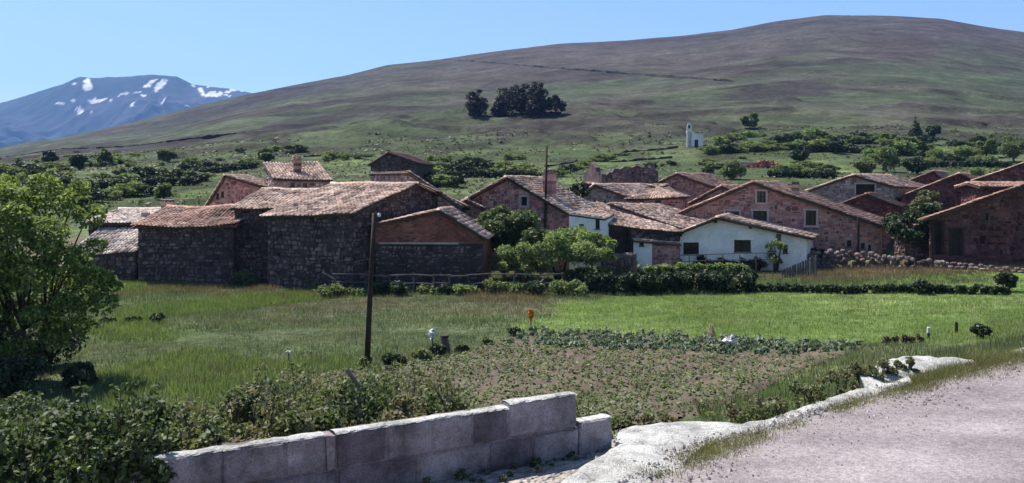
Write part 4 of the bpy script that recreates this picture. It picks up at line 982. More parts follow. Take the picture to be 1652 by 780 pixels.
# ------------------------------------------------------------------ brambles and bushes behind the block wall
def bramble(label, px, py_top, d, wpx, hm, n, seed, m='leaf_bramble', size=.024, name='bramble_bush', sprigs=26):
    x, y = xy(px, d); g = gz(x, y); top = zz(py_top, d); w = wpx / F * d; h = max(top - g, .4)
    o = thing(name, label, 'bush', (x, y, g), 'brambles behind the block wall'); R = random.Random(seed); cls = []
    for i in range(22):
        a = R.uniform(-.5, .5); q = R.uniform(-.45, .45); r = R.uniform(.16, .26) * min(w, 1.6)
        z = R.uniform(.1, 1) ** .7 * (h - r * .6) * (1 - (2 * a) ** 4 * .45)
        cls.append((a * w, q * min(w, 1.5), max(z, .05), r, .9))
    n2 = int(n * .12)
    foliage('foliage', cls, int(n * 2.6), size, M[m], o, .35, seed, .6, .6)
    # upright leafy sprigs breaking the outline
    C = []; 
    mb = MB()
    for i in range(sprigs):
        a = R.uniform(-.5, .5) * w; q = R.uniform(-.5, .3) * min(w, 1.4); z0 = h * R.uniform(.5, .8) * (1 - (2 * a / w) ** 4 * .4); L = R.uniform(.15, .55); lx, ly = R.uniform(-.18, .18), R.uniform(-.12, .12)
        pts = [Vector((a, q, z0 - .5)), Vector((a + lx * .3, q + ly * .3, z0 + L * .5)), Vector((a + lx, q + ly, z0 + L))]
        mb.tube(pts, [.006, .004, .002], 4)
        for j in range(34):
            f = 1 - .75 * R.random() ** 1.3; p = pts[0].lerp(pts[1], f * 2) if f < .5 else pts[1].lerp(pts[2], f * 2 - 1); C.append((p.x + R.uniform(-.04, .04), p.y + R.uniform(-.035, .035), p.z + R.uniform(-.02, .02)))
    mb.build('stem', M['bark'], o)
    C = np.array(C); V, Fc = leaf_quads(C, size * .95 * rng.uniform(.7, 1.3, len(C)), .6, None, .5)
    obj('sprig_leaves', V, Fc, M[m], o, np.repeat(rng.random(len(C)), 4), kind='stuff')
    return o
brs = [(20, 628, 8.0, 200, 5200, 'tangled bramble bush at the left end of the block wall, under the tree shadow'),
       (120, 672, 7.2, 190, 5200, 'low bramble clump hugging the left end of the block wall'),
       (240, 645, 7.6, 160, 5200, 'upright dark bramble bush with gaps behind the first wall blocks'),
       (335, 640, 7.7, 170, 5200, 'reddish-stemmed bramble bush behind the plain grey blocks'),
       (430, 624, 7.8, 170, 5200, 'dense dark bramble bush behind the mortar filler of the wall'),
       (520, 612, 8.2, 190, 5200, 'dense bramble bush with deep shadow behind the dark block'),
       (610, 606, 8.8, 190, 5200, 'bramble bush with pale stake in it behind the wall'),
       (695, 612, 9.0, 130, 4600, 'last dark bramble bush before the garden plot'),
       (50, 668, 5.6, 200, 4600, 'low leafy bramble spilling in front of the wall end'),
       (-60, 612, 8.6, 200, 4200, 'tall bramble bush under the leafy tree'),
       (195, 695, 5.2, 130, 3600, 'small bramble shoot cluster at the wall foot')]
brs += [(505, 602, 10.2, 190, 4200, 'back-row bramble thicket beside the leaning board'), (620, 600, 10.6, 190, 4200, 'back-row bramble thicket along the garden edge'), (715, 624, 9.6, 110, 2600, 'thin bramble fringe at the garden corner of the wall'),
        (565, 640, 7.4, 150, 4200, 'bramble mass leaning on the dark concrete block'), (465, 655, 7.0, 150, 4200, 'bramble mass leaning on the filler brick'), (370, 668, 6.7, 150, 4200, 'bramble mass leaning on the plain grey blocks'), (655, 640, 7.9, 110, 3200, 'bramble mass beside the second dark block')]
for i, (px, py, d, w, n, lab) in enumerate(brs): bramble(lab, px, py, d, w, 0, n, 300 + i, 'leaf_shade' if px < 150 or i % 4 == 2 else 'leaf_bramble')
# thin weeds between the brambles and the garden
R = rng
def blades(name, X, Y, Z, h, w, m, per=3, spread=.1, kind='stuff', lean=.25, tintf=None):
    n = len(X) * per; x = np.repeat(X, per) + R.normal(0, spread, n); y = np.repeat(Y, per) + R.normal(0, spread, n); z = np.repeat(Z, per)
    hh = np.repeat(np.broadcast_to(h, (len(X),)), per) * R.uniform(.6, 1.25, n); a = R.uniform(0, 6.283, n); ww = np.broadcast_to(w, (len(X),)).repeat(per) * R.uniform(.7, 1.3, n)
    dx, dy = np.cos(a) * ww / 2, np.sin(a) * ww / 2; lx, ly = R.normal(0, lean, n) * hh, R.normal(0, lean, n) * hh
    V = np.stack([np.stack([x - dx, y - dy, z - .04], 1), np.stack([x + dx, y + dy, z - .04], 1), np.stack([x + lx, y + ly, z + hh], 1)], 1).reshape(-1, 3)
    t = np.repeat(np.clip(R.normal(.5, .28, n), 0, 1), 3)
    return obj(name, V, np.arange(n * 3).reshape(n, 3), m, None, t, kind=kind)
def scatter(n, x0, x1, y0, y1):
    # even over the visible wedge
    y = np.sqrt(R.uniform(y0 ** 2, y1 ** 2, n)); u = R.uniform(x0, x1, n); return u * y, y
def rest(mask, *a): return [v[mask] for v in a]
M['grass_lush'] = leaf_mat('lush_blade', (.09, .125, .045), (.21, .26, .105), .3, .45)
# meadow grass
x, y = scatter(90000, -.72, .62, 13, 60)
ok = ~((x / y > .075) & (x / y < .215) & (y < 22)) & ~in_poly(x, y, GARDEN) & ~ragged(x, y, FIELD) & (bank_s(x, y) > 2.5)
x, y = rest(ok, x, y); patch = fbm(x, y, 5, 3, 200)
keep = (patch > -.45); x, y, patch = rest(keep, x, y, patch)
blades('meadow_grass', x, y, ground(x, y), .15 + .16 * (patch + .3), .028, M['grass_meadow'], 3, .12)
x, y = scatter(42000, -.02, .66, 22, 56); ok = ragged(x, y, FIELD); x, y = rest(ok, x, y)
blades('field_grass', x, y, ground(x, y), .13 + .06 * fbm(x, y, 2, 2, 202), .026, M['grass_field'], 3, .1)
# green swathes in the meadow
x, y = scatter(60000, -.62, .05, 16, 56); g = fbm(x, y * 2.2, 12, 3, 23) + .12 * fbm(x, y, 1.5, 2, 7)
LUSH = [[tuple(onz(a, b, 0).xy) for a, b in L] for L in ([(120, 610), (330, 560), (470, 585), (560, 575), (580, 600), (440, 640), (300, 690), (180, 700)], [(190, 500), (330, 484), (470, 472), (570, 455), (600, 470), (480, 490), (330, 508), (200, 522)])]
g = np.where(in_poly(x + g, y + 2 * g, LUSH[0]) | in_poly(x + g, y + 2 * g, LUSH[1]), 1, g - .22)
ok = (g > .12) & ~in_poly(x, y, GARDEN) & ~ragged(x, y, FIELD) & (bank_s(x, y) > 4); x, y = rest(ok, x, y)
blades('lush_grass', x, y, ground(x, y), .26, .03, M['grass_lush'], 3, .12)
# rust-brown seeding grass under the barns and on the strip below the rubble wall
M['grass_brown'] = leaf_mat('rusty_blade', (.13, .085, .06), (.27, .18, .13), .3, .35)
x, y = scatter(30000, -.5, .62, 46, 62); gg = fbm(x, y, 4, 3, 230); px_ = CX + F * x / y; py_ = HY + F * 6 / y
ok = (((px_ > 180) & (px_ < 560) & (py_ > 456) & (py_ < 480)) | ((px_ > 1290) & (y > 54) & (y < 61)) | ((px_ > 750) & (px_ < 880) & (py_ > 462) & (py_ < 490))) & (gg > -.15) & ~ragged(x, y, FIELD); x, y = rest(ok, x, y)
blades('rusty_grass', x, y, ground(x, y), .3, .03, M['grass_brown'], 3, .12)
# bank behind the wall and weeds on it
x, y = scatter(26000, -.75, .6, 6, 24); s = bank_s(x, y); ok = (s > .45) & (s < 13) & ~in_poly(x, y, GARDEN) & ~((x / y > .075) & (x / y < .215)); x, y = rest(ok, x, y)
blades('bank_weeds', x, y, ground(x, y), np.clip(.16 + .25 * fbm(x, y, 1.3, 3, 205), .06, .5) * np.where(x > -.2, .5, 1), .014, M['grass_lush'], 4, .07)
# dry verge grass along the road
pts = []
def tufts(px0, py0, px1, py1, n, spread):
    for i in range(n):
        f = R.random(); p = onz(px0 + (px1 - px0) * f, py0 + (py1 - py0) * f, 4.02); pts.append((p.x + R.normal(0, spread), p.y + R.normal(0, spread)))
tufts(1120, 735, 1235, 703, 520, .09); tufts(1105, 752, 1190, 715, 300, .07); tufts(1240, 700, 1290, 685, 90, .05); tufts(1335, 664, 1400, 646, 260, .06); tufts(1410, 640, 1500, 622, 420, .09); tufts(1480, 612, 1580, 592, 900, .16); tufts(1560, 590, 1670, 568, 800, .2); tufts(1450, 620, 1540, 598, 600, .14); tufts(960, 768, 1080, 764, 160, .06); tufts(1600, 590, 1660, 574, 400, .12)
pts = np.array(pts); blades('verge_grass', pts[:, 0], pts[:, 1], np.full(len(pts), 4.0), .07, .008, M['grass_dry'], 5, .03, lean=.5)
# weeds on the face of the second ledge and below it
def weed(label, px, py, z, h, w, n, m='leaf_bramble', size=.022, seed=1, name='weed_clump'):
    p = onz(px, py, z); o = thing(name, label, 'weed', p, 'weeds along the ledge')
    cls = [(random.uniform(-.5, .5) * w, random.uniform(-.3, .3) * w, random.uniform(.1, .9) * h, h * .3) for _ in range(8)]
    foliage('foliage', cls, n, size, M[m], o, .3, seed, .6)
    mb = MB()
    for c in cls: mb.tube([Vector((c[0] * .4, c[1] * .4, -.1)), Vector(c[:3])], [.007, .003], 4)
    mb.build('stem', M['bark'], o); return o
for i, (px, py, z, h, w) in enumerate([(1300, 655, 3.9, .28, .5), (1335, 645, 3.9, .3, .5), (1370, 632, 3.9, .3, .45), (1398, 618, 4.0, .3, .4), (1425, 612, 4.02, .28, .35), (1455, 604, 4.02, .22, .35), (1265, 668, 3.8, .2, .3)]):
    weed('leafy weed tuft growing between the two pale ledges', px, py, z, h * .7, w * .8, 420, seed=400 + i)
for i, (px, py, h, w) in enumerate([(1000, 694, .16, .3), (1030, 690, .12, .3), (1075, 688, .1, .3), (1180, 690, .2, .4), (1215, 684, .22, .4), (1240, 676, .2, .3), (955, 690, .3, .4)]):
    weed('leafy weed fringe along the outer side of the long ledge', px, py, 3.9, h, w, 260, seed=440 + i)
for i, (px, py, h, w) in enumerate([(870, 752, .14, .3), (905, 742, .12, .25), (935, 733, .1, .22), (830, 764, .16, .3), (780, 772, .16, .35), (730, 782, .16, .35)]):
    weed('dark weed tuft at the foot of the block wall', px, py, 3.98, h * .45, w * 1.3, 300, 'leaf_bramble', .016, 460 + i)
weed('weed tuft at the garden edge by the long ledge', 1138, 664, 1.2, .35, .5, 400, seed=420)

# ------------------------------------------------------------------ garden plot: seedling rows and cabbages
g0 = np.array(onz(985, 690, 0).xy); rowd = np.array([.90, -.43]); rowd /= np.linalg.norm(rowd); rown = np.array([-rowd[1], rowd[0]])
X = []; Y = []
for k in np.arange(-38, 44):
    s = np.arange(-26, 26, .11) + rng.uniform(-.05, .05); q = g0 + rowd * 0 + np.outer(s, rowd) + rown * k * .42
    X.append(q[:, 0]); Y.append(q[:, 1])
X = np.concatenate(X) + rng.normal(0, .035, sum(map(len, X))); Y = np.concatenate(Y) + rng.normal(0, .035, len(X))
CAB = [tuple(onz(a, b, 0).xy) for a, b in [(800, 553), (850, 536), (1100, 545), (1400, 572), (1370, 590), (1150, 583), (950, 568)]]
ok = in_poly(X, Y, GARDEN) & ~in_poly(X, Y, CAB) & (rng.random(len(X)) < np.clip(1.0 - .05 * (X - 0) + .7 * fbm(X, Y, 5, 3, 210), .16, 1)); X, Y = rest(ok, X, Y)
C = np.repeat(np.stack([X, Y, ground(X, Y) + .1], 1), 5, 0) + rng.normal(0, .045, (len(X) * 5, 3)) * np.array([1, 1, .5])
V, Fc = leaf_quads(C, .056 * rng.uniform(.6, 1.4, len(C)), 1.6, None, .6)
M['leaf_seedling'] = leaf_mat('seedling_leaf', (.09, .115, .055), (.21, .245, .125), .9, .35)
obj('seedling_rows', V, Fc, M['leaf_seedling'], None, np.repeat(np.clip(rng.normal(.5, .25, len(C)), 0, 1), 4), kind='stuff')
# tilled soil with furrows
M['soil'] = surf_mat('garden_soil', [(.3, (.085, .066, .048)), (.55, (.115, .092, .068)), (.75, (.15, .125, .09))], 1.2, grime=.35, gscale=.5, fine=14, bstr=.9, bdist=.05)
ga = np.array(GARDEN); sx = np.arange(ga[:, 0].min(), ga[:, 0].max(), .1); sy = np.arange(ga[:, 1].min(), ga[:, 1].max(), .1)
SX, SY = np.meshgrid(sx, sy); q = (SX - g0[0]) * rown[0] + (SY - g0[1]) * rown[1]
SZ = ground(SX, SY) + .03 + .035 * np.cos(q / .42 * 2 * np.pi) + .06 * fbm(SX, SY, .35, 3, 220) 
ins = in_poly(SX + .25 * fbm(SX, SY, 1.5, 2, 221), SY + .25 * fbm(SX, SY, 1.5, 2, 222), GARDEN)
n1, n2 = len(sx), len(sy); I = (np.arange(n2 - 1)[:, None] * n1 + np.arange(n1 - 1)[None, :]); keep = ins[:-1, :-1] & ins[1:, 1:]
I = I[keep].ravel(); SZ = np.where(ins, SZ, SZ - .06)
used_v, inv = np.unique(np.stack([I, I + 1, I + 1 + n1, I + n1], 1).ravel(), return_inverse=True)
obj('garden_soil', np.stack([SX.ravel(), SY.ravel(), SZ.ravel()], 1)[used_v], inv.reshape(-1, 4), M['soil'], smooth=True, kind='structure')
# one cabbage, then copies
def cabbage(seed):
    Rr = np.random.default_rng(seed); n = 46; d = unit(Rr.normal(size=(n, 3))); d[:, 2] = np.abs(d[:, 2])
    C = d * np.array([.2, .2, .24]) * Rr.uniform(.45, 1.05, n)[:, None] + np.array([0, 0, .03])
    V, Fc = leaf_quads(C, .085 * Rr.uniform(.6, 1.35, n), .7, d * .9, .6, Rr)
    return mesh_data('cabbage', V, Fc, np.repeat(Rr.random(n), 4))
cms = [cabbage(s) for s in (1, 2, 3)]
bx, by = [], []
q0 = np.array(onz(850, 540, 0).xy)
for k in range(-30, 40):
    for s in np.arange(-24, 24, .46):
        p = q0 + rowd * (s + .2 * (k % 2)) + rown * k * .5; bx.append(p[0]); by.append(p[1])
bx = np.array(bx) + rng.normal(0, .08, len(bx)); by = np.array(by) + rng.normal(0, .08, len(by)); ok = in_poly(bx, by, CAB); bx, by = rest(ok, bx, by)
sel = rng.permutation(len(bx))[:290]
for i in sel:
    c = link('cabbage_plant', cms[int(i) % 3], M['leaf_cabbage'], None, (bx[i], by[i], gz(bx[i], by[i]))); s = random.uniform(.7, 1.08); c.scale = (s, s, s * random.uniform(.9, 1.2)); c.rotation_euler = (0, 0, random.random() * 6.28)
    tag(c, 'grey-green cabbage plant in the rows at the top of the garden plot', 'cabbage', 'cabbages in the garden plot')

# ------------------------------------------------------------------ hedges and bushes in the fields
def hedge(label, path, h, w, m, n, size, seed, name='hedge', core=True, group=None):
    R = random.Random(seed); P3 = [Vector(p) for p in path]; o = thing(name, label, 'hedge', P3[0], group)
    cls = []; 
    for a, b in zip(P3, P3[1:]):
        L = (b - a).length; k = max(1, int(L / (h * .26)))
        for i in range(k):
            p = a.lerp(b, (i + R.random()) / k); hh = h * R.uniform(.85, 1.06)
            for z in (.3, .75):
                cls.append((p.x + R.uniform(-w, w) * .3 - o.location.x, p.y + R.uniform(-w, w) * .3 - o.location.y, gz(p.x, p.y) - o.location.z + hh * z * .85, h * R.uniform(.25, .36), .9))
    foliage('foliage', cls, n, size, m, o, .45, seed, .5)
    mb = MB()
    for c in cls[::2]: mb.tube([Vector((c[0], c[1], c[2] - h * .7)), Vector((c[0] + R.uniform(-.1, .1), c[1], c[2]))], [.035, .012], 5)
    mb.build('stem', M['bark'], o)
    if core:   # added dark core inside the leaves to block light
        mb = MB()
        for c in cls[::1]:
            r = c[3] * .8; V = []; 
            for (a, b_) in [(i * 1.0472, .0) for i in range(6)]: V.append(Vector((c[0] + r * math.cos(a) * R.uniform(.7, 1.1), c[1] + r * math.sin(a) * R.uniform(.7, 1.1), c[2] + R.uniform(-.1, .1) * r)))
            V += [Vector((c[0], c[1], c[2] + r * .8)), Vector((c[0], c[1], c[2] - r * 1.3))]
            mb.add(V, [(i, (i + 1) % 6, 6) for i in range(6)] + [((i + 1) % 6, i, 7) for i in range(6)], .05)
        mb.build('blocking_core', M['leaf_dark'], o, kind='stuff')
    return o
def gp(px, py): return G(px, py)
hedge('tall dark hedge along the top of the bright green field', [gp(915, 468), gp(960, 474), gp(1050, 474), gp(1140, 471), gp(1212, 470)], 1.25, 1.5, M['leaf_dark'], 20000, .085, 31)
hedge('low dark hedge dividing the green field from the grassy strip', [gp(1222, 471), gp(1330, 473), gp(1430, 473), gp(1520, 474), gp(1625, 476)], .5, .6, M['leaf_dark'], 6000, .09, 32)
hedge('scruffy pale hedge on top of the dark field hedge below the cottage', [gp(925, 452), gp(1020, 447), gp(1110, 446), gp(1205, 447)], .9, .9, M['leaf_pale'], 6500, .10, 33)
def bush(label, px, py, wpx, hpx, m, n, size, seed, name='bush', cat='bush', group=None, d=None):
    g = G(px, py) if d is None else Vector((*xy(px, d), gz(*xy(px, d)))); k = g.y / F; w, h = wpx * k, hpx * k
    o = thing(name, label, cat, g, group); cls = crown_clumps(w, h, -.05 * h, 9, seed, .3, .5)
    foliage('foliage', cls, n, size, m, o, .4, seed, .5)
    mb = MB()
    for c in cls: mb.tube([Vector((c[0] * .2, c[1] * .2, -.1)), Vector((c[0] * .6, c[1] * .6, c[2] * .6)), Vector(c[:3])], [.03 * h, .02 * h, .008 * h], 5)
    mb.build('stem', M['bark'], o); return o
for i, (px, w, h, m) in enumerate([(535, 60, 22, 'leaf_shrub'), (575, 44, 14, 'leaf_pale'), (612, 40, 20, 'leaf_dark'), (645, 46, 24, 'leaf_dark'), (690, 44, 14, 'leaf_shrub'), (722, 30, 18, 'leaf_dark'), (752, 44, 20, 'leaf_pale'), (790, 50, 26, 'leaf_shrub'), (828, 46, 22, 'leaf_pale'), (866, 56, 28, 'leaf_dark'), (905, 56, 30, 'leaf_shrub'), (935, 44, 26, 'leaf_pale')]):
    bush(('dark' if m == 'leaf_dark' else 'pale green' if m == 'leaf_pale' else 'yellow-green') + ' scruffy bush at the foot of the rail fence', px, 0, w, h, M[m], 900, .085, 700 + i, group='scruffy bushes below the rail fence', d=48.9 + (i % 3) * .3)
bush('flat-topped dark bush on the low hedge', 1485, 474, 34, 24, M['leaf_dark'], 900, .10, 41)
bush('dark bush at the end of the low hedge under the rubble wall', 1625, 472, 40, 36, M['leaf_dark'], 1200, .10, 42)
bush('round dark bush alone in the bright green field', 1581, 547, 32, 28, M['leaf_dark'], 1100, .06, 43)
for i, (px, py, w, h) in enumerate([(173, 524, 26, 12), (215, 522, 24, 13), (253, 522, 24, 17), (160, 532, 14, 9)]): bush('little dark tussock bush in the meadow near the leafy tree', px, py, w, h, M['leaf_dark'], 500, .07, 50 + i, group='tussock bushes in the meadow')
for i, (px, py, w, h) in enumerate([(590, 592, 30, 18), (628, 590, 34, 22), (650, 588, 20, 14), (680, 583, 36, 24), (706, 576, 30, 24), (745, 570, 24, 14), (785, 557, 22, 14), (830, 541, 26, 12)]): bush('small dark bush in the ditch along the garden edge', px, py, w, h, M['leaf_dark' if i % 3 else 'leaf_shrub'], 600, .06, 60 + i, group='bushes in the garden ditch')
bush('grey-green elder bush in shadow at the barn corner', 205, 452, 60, 34, M['leaf_bramble'], 900, .12, 71)
bush('nettle bush at the foot of the narrow barn', 395, 460, 60, 22, M['leaf_shrub'], 900, .10, 72)
bush('bush at the broken end of the rail fence', 520, 466, 60, 26, M['leaf_shrub'], 1100, .10, 73)
for i, (px, py, w, h) in enumerate([(1100, 436, 30, 22), (1135, 436, 34, 26), (1165, 437, 30, 24), (1195, 437, 34, 22), (1222, 438, 30, 26), (1150, 425, 16, 40)]): bush('dark flowering bush in front of the white cottage', px, py, w, h, M['leaf_dark'], 700, .10, 80 + i, group='bushes in the cottage garden')
bush('thin grey-green sapling bush at the right end of the white cottage', 1252, 440, 36, 62, M['leaf_pale'], 800, .09, 90)
bush('dark bush right of the white cottage under the brown house', 1318, 424, 40, 24, M['leaf_dark'], 900, .11, 91)
bush('leafy bush at the corner of the courtyard', 1500, 412, 40, 20, M['leaf_dark'], 700, .11, 92)

for i, (px, py, w, h, d) in enumerate([(-20, 600, 150, 110, 29.5), (70, 590, 130, 80, 30), (20, 620, 140, 80, 25.5), (120, 600, 80, 34, 27)]):  # dark undergrowth that also stands in for the tree's black ground shadow
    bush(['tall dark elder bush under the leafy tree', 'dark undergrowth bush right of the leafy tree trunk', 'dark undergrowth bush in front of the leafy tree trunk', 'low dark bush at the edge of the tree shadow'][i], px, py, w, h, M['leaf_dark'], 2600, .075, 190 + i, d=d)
# ------------------------------------------------------------------ village trees
def ptree(name, label, px, py_base, d, wpx, ytop, ybot, n_cl, n, size, m, seed, r0=.12, **kw):
    x, y = xy(px, d); g = gz(x, y); k = d / F; zt, zb_ = zz(ytop, d), zz(ybot, d)
    return tree(name, label, Vector((x, y, g)), wpx * k, zt - zb_, zb_ - g, n_cl, n, size, m, r0, seed=seed, **kw)
M['leaf_fig'] = leaf_mat('fig_leaf', (.035, .055, .028), (.16, .20, .09), 1.2, .35)
ptree('fig_tree', 'dark green fig tree in front of the wide stone gable', 812, 0, 57, 115, 316, 425, 22, 8000, .11, M['leaf_fig'], 101, .14, rmin=.2, rmax=.34)
ptree('fig_tree', 'mid-green leafy tree top catching light beside the fig tree', 850, 0, 56, 100, 340, 425, 16, 5200, .11, M['leaf_fig'], 102, .12)
ptree('fruit_tree', 'spreading pale green fruit tree below the plastered annex', 905, 0, 54, 185, 362, 438, 34, 12000, .085, M['leaf_pale'], 103, .1, rmin=.1, rmax=.2, forks=2, shell=.2)
ptree('fruit_tree', 'small yellow-green fruit tree beside the rail fence', 845, 0, 52.5, 130, 385, 450, 24, 7000, .085, M['leaf_pale'], 104, .08, rmin=.13, rmax=.24, forks=2, shell=.25)
ptree('fruit_tree', 'low pale fruit tree reaching toward the dark outbuilding', 955, 0, 54, 95, 374, 434, 18, 4600, .085, M['leaf_pale'], 105, .07, rmin=.14, rmax=.26, shell=.25)
ptree('courtyard_tree', 'dark spreading tree in the courtyard left of the big stone barn', 1470, 0, 61, 95, 318, 410, 18, 5200, .13, M['leaf_dark'], 106, .14)
ptree('courtyard_tree', 'small grey-green tree top between the dark barns', 1490, 0, 70, 60, 305, 350, 10, 2200, .13, M['leaf_bramble'], 107, .1)
ptree('fruit_tree', 'small dark tree below the ruined walls', 935, 0, 72, 50, 290, 330, 8, 1600, .14, M['leaf_dark'], 108, .08)
# ------------------------------------------------------------------ tree clump on the knoll
for i, (px, yt, yb, w, ncl) in enumerate([(768, 143, 187, 40, 10), (826, 136, 186, 54, 14), (846, 130, 184, 36, 10), (870, 128, 184, 42, 12), (897, 152, 186, 30, 8), (806, 158, 187, 30, 8), (862, 160, 185, 40, 10)]):
    g = G(px, yb); d = g.y; k = d / F
    lab = ['dark rounded tree standing apart at the left of the knoll clump', 'broad dark tree in the middle of the knoll clump', 'slim dark tree in the knoll clump', 'tallest dark tree of the knoll clump', 'small spiky dark tree at the right of the knoll clump', 'low dark tree leaning left in the knoll clump', 'low dark undergrowth tree inside the knoll clump'][i]
    tree('oak_tree', lab, g, w * k * 1.12, (yb - yt) * k * 1.12, -(yb - yt) * k * .12, ncl + 16, 4200, .3, M['leaf_far_dark'], .22, group='clump of trees on the knoll', seed=120 + i, rmin=.2, rmax=.36)
# conifer and trees on the right slope
def conifer(label, px, yb, yt, wpx, seed):
    g = G(px, yb); k = g.y / F; h = (yb - yt) * k; w = wpx * k; o = thing('conifer_tree', label, 'tree', g)
    cls = []
    for i in range(11):
        f = i / 10; r = w * .5 * (1 - f) * .6 + .25
        for j in range(max(1, int(5 * (1 - f)))): a = j * 1.3 + i; cls.append((math.cos(a) * w * .28 * (1 - f), math.sin(a) * w * .28 * (1 - f), h * (.1 + .88 * f), r, .6))
    foliage('crown', cls, 1800, .25, M['leaf_dark'], o, .4, seed); mb = MB(); mb.tube([(0, 0, -.3), (0, 0, h * .9)], [.18, .04], 6); mb.build('trunk', M['bark'], o)
conifer('pointed dark conifer above the terraced gardens', 1477, 225, 189, 20, 140)
far_trees = [(1210, 208, 30, 30, 'leaf_shrub', 'round pale green tree alone above the scrub belt'), (1504, 224, 26, 24, 'leaf_dark', 'round dark tree beside the conifer'), (1592, 254, 36, 42, 'leaf_shrub', 'bushy green tree on the right slope'), (1636, 262, 46, 44, 'leaf_shrub', 'large bushy tree at the right slope edge'),
             (1430, 278, 60, 46, 'leaf_shrub', 'big rounded bush tree behind the dark barns'), (1395, 282, 40, 28, 'leaf_shrub', 'smaller rounded bush tree behind the porch arch house'), (1350, 248, 34, 34, 'leaf_dark', 'dark tree in the middle of the scrub belt'), (1180, 290, 50, 30, 'leaf_shrub', 'pale green bush tree behind the pinkish house'),
             (80, 268, 26, 26, 'leaf_dark', 'small dark tree in the hedgerow above the leafy tree'), (128, 275, 30, 30, 'leaf_dark', 'rounded dark tree standing in the left hedgerow gap'), (168, 268, 26, 32, 'leaf_shrub', 'light green tree in the left hedgerow'), (268, 262, 34, 22, 'leaf_shrub', 'wide yellow-green tree on the slope left of the tall house'), (265, 322, 34, 26, 'leaf_shrub', 'grey-green tree just behind the low house'), (430, 262, 30, 26, 'leaf_shrub', 'green tree peeping over the tall stone house'), (1480, 282, 50, 30, 'leaf_dark', 'dark wide tree behind the dark gabled barns'), (1290, 262, 30, 22, 'leaf_dark', 'dark bush tree by the heap of red tiles')]
for i, (px, yb, w, h, m, lab) in enumerate(far_trees):
    g = G(px, yb); k = g.y / F
    tree('hillside_tree', lab, g, w * k, h * k, 0, 14, 2600, .2 * g.y / 150, M[m], .15, seed=150 + i, rmin=.25, rmax=.42)
# ------------------------------------------------------------------ scrub rows on the lower hillside (one shrub of each kind, then copies)
protos = []
for i, m in enumerate(['leaf_shrub', 'leaf_shrub', 'leaf_dark', 'leaf_pale', 'leaf_shrub', 'leaf_dark']):
    o = thing('hillside_shrub', 'leafy shrub in the hedgerows on the lower hillside', 'shrub', (0, 0, -100), 'shrubs in the hillside hedgerows')
    cls = crown_clumps(2.2, 1.6, -.1, 13, 170 + i, .22, .46); foliage('foliage', cls, 850, .115, M[m], o, .35, 170 + i)
    mb = MB()
    for c in cls[:5]: mb.tube([Vector((c[0] * .2, c[1] * .2, -.3)), Vector(c[:3])], [.05, .02], 4)
    mb.build('stem', M['bark'], o); protos.append(o)
used = [False] * 6
LOOK = ['yellow-green', 'yellow-green', 'dark', 'pale green', 'yellow-green', 'dark']
def shrub(px, py, sc, k=None, place='scattered on the open slope below the moor'):
    g = G(px, py); i = random.randrange(6) if k is None else k; g = g - Vector((0, 0, .1)); s = (sc * random.uniform(1.2, 2.4), sc * 1.1, sc * random.uniform(.75, 1.25))
    if not used[i]: used[i] = True; protos[i].location = g; protos[i].scale = s; protos[i].rotation_euler = (0, 0, random.uniform(-.35, .35)); o = protos[i]
    else: o = dup(protos[i], g, random.uniform(-.35, .35) + random.choice((0, math.pi)), s)
    o['label'] = LOOK[i] + ' shrub ' + place
rows = [([(0, 284), (80, 276), (160, 268), (210, 262)], 15, 1.1), ([(0, 262), (60, 262), (130, 258), (200, 252), (280, 246)], 8, .9), ([(100, 308), (150, 300), (220, 296), (330, 293)], 15, 1.0), ([(110, 330), (200, 318), (260, 312)], 8, .9), ([(300, 280), (350, 274), (415, 266)], 9, 1.0), ([(20, 300), (60, 297), (100, 292)], 5, 1.0),
        ([(520, 262), (560, 258), (600, 254)], 5, .8), ([(680, 286), (740, 284), (800, 284), (860, 286)], 16, 1.15), ([(440, 246), (500, 245)], 3, .8), ([(690, 262), (760, 262), (850, 258)], 7, .7), ([(900, 290), (960, 262), (1010, 252)], 8, .9), ([(690, 300), (745, 302)], 4, .9),
        ([(1140, 250), (1180, 246), (1240, 242), (1300, 240)], 18, 1.15), ([(1240, 234), (1320, 230), (1400, 228), (1440, 226)], 14, 1.4), ([(1300, 246), (1360, 244), (1410, 246)], 9, 1.4), ([(1240, 282), (1290, 284), (1340, 285)], 8, .8), ([(1400, 254), (1450, 250), (1500, 246)], 8, 1.3), ([(1480, 268), (1540, 268), (1600, 268)], 10, 1.0), ([(1500, 258), (1560, 252), (1620, 246)], 9, 1.2), ([(1125, 268), (1150, 268), (1165, 276)], 5, .7), ([(1040, 272), (1070, 268), (1095, 264)], 5, .7), ([(1280, 268), (1330, 272)], 3, .9), ([(1420, 240), (1460, 234), (1500, 232)], 6, 1.2), ([(1150, 238), (1200, 222), (1230, 220)], 6, 1.1), ([(1540, 238), (1600, 236)], 5, 1.3)]
for path, n, sc in rows:
    xs = [p[0] for p in path]; ys = [p[1] for p in path]
    for i in range(n):
        px = xs[0] + (xs[-1] - xs[0]) * (i + random.uniform(.1, .9)) / n; shrub(px, float(np.interp(px, xs, ys)) + random.uniform(-2, 2), sc * (1.05 if px > 1000 else 1.1) * random.uniform(.7, 1.35), None, 'in the hedgerows on the slope behind the leafy tree' if px < 430 else 'in the hedgerow behind the long stone house' if px < 930 else 'in the scrub around the chapel' if px < 1260 else 'in the thick scrub above the dark barns')
for i in range(40): shrub(random.choice([random.uniform(0, 420), random.uniform(0, 330), random.uniform(1130, 1650)]), random.uniform(246, 296), random.uniform(.5, 1.0))
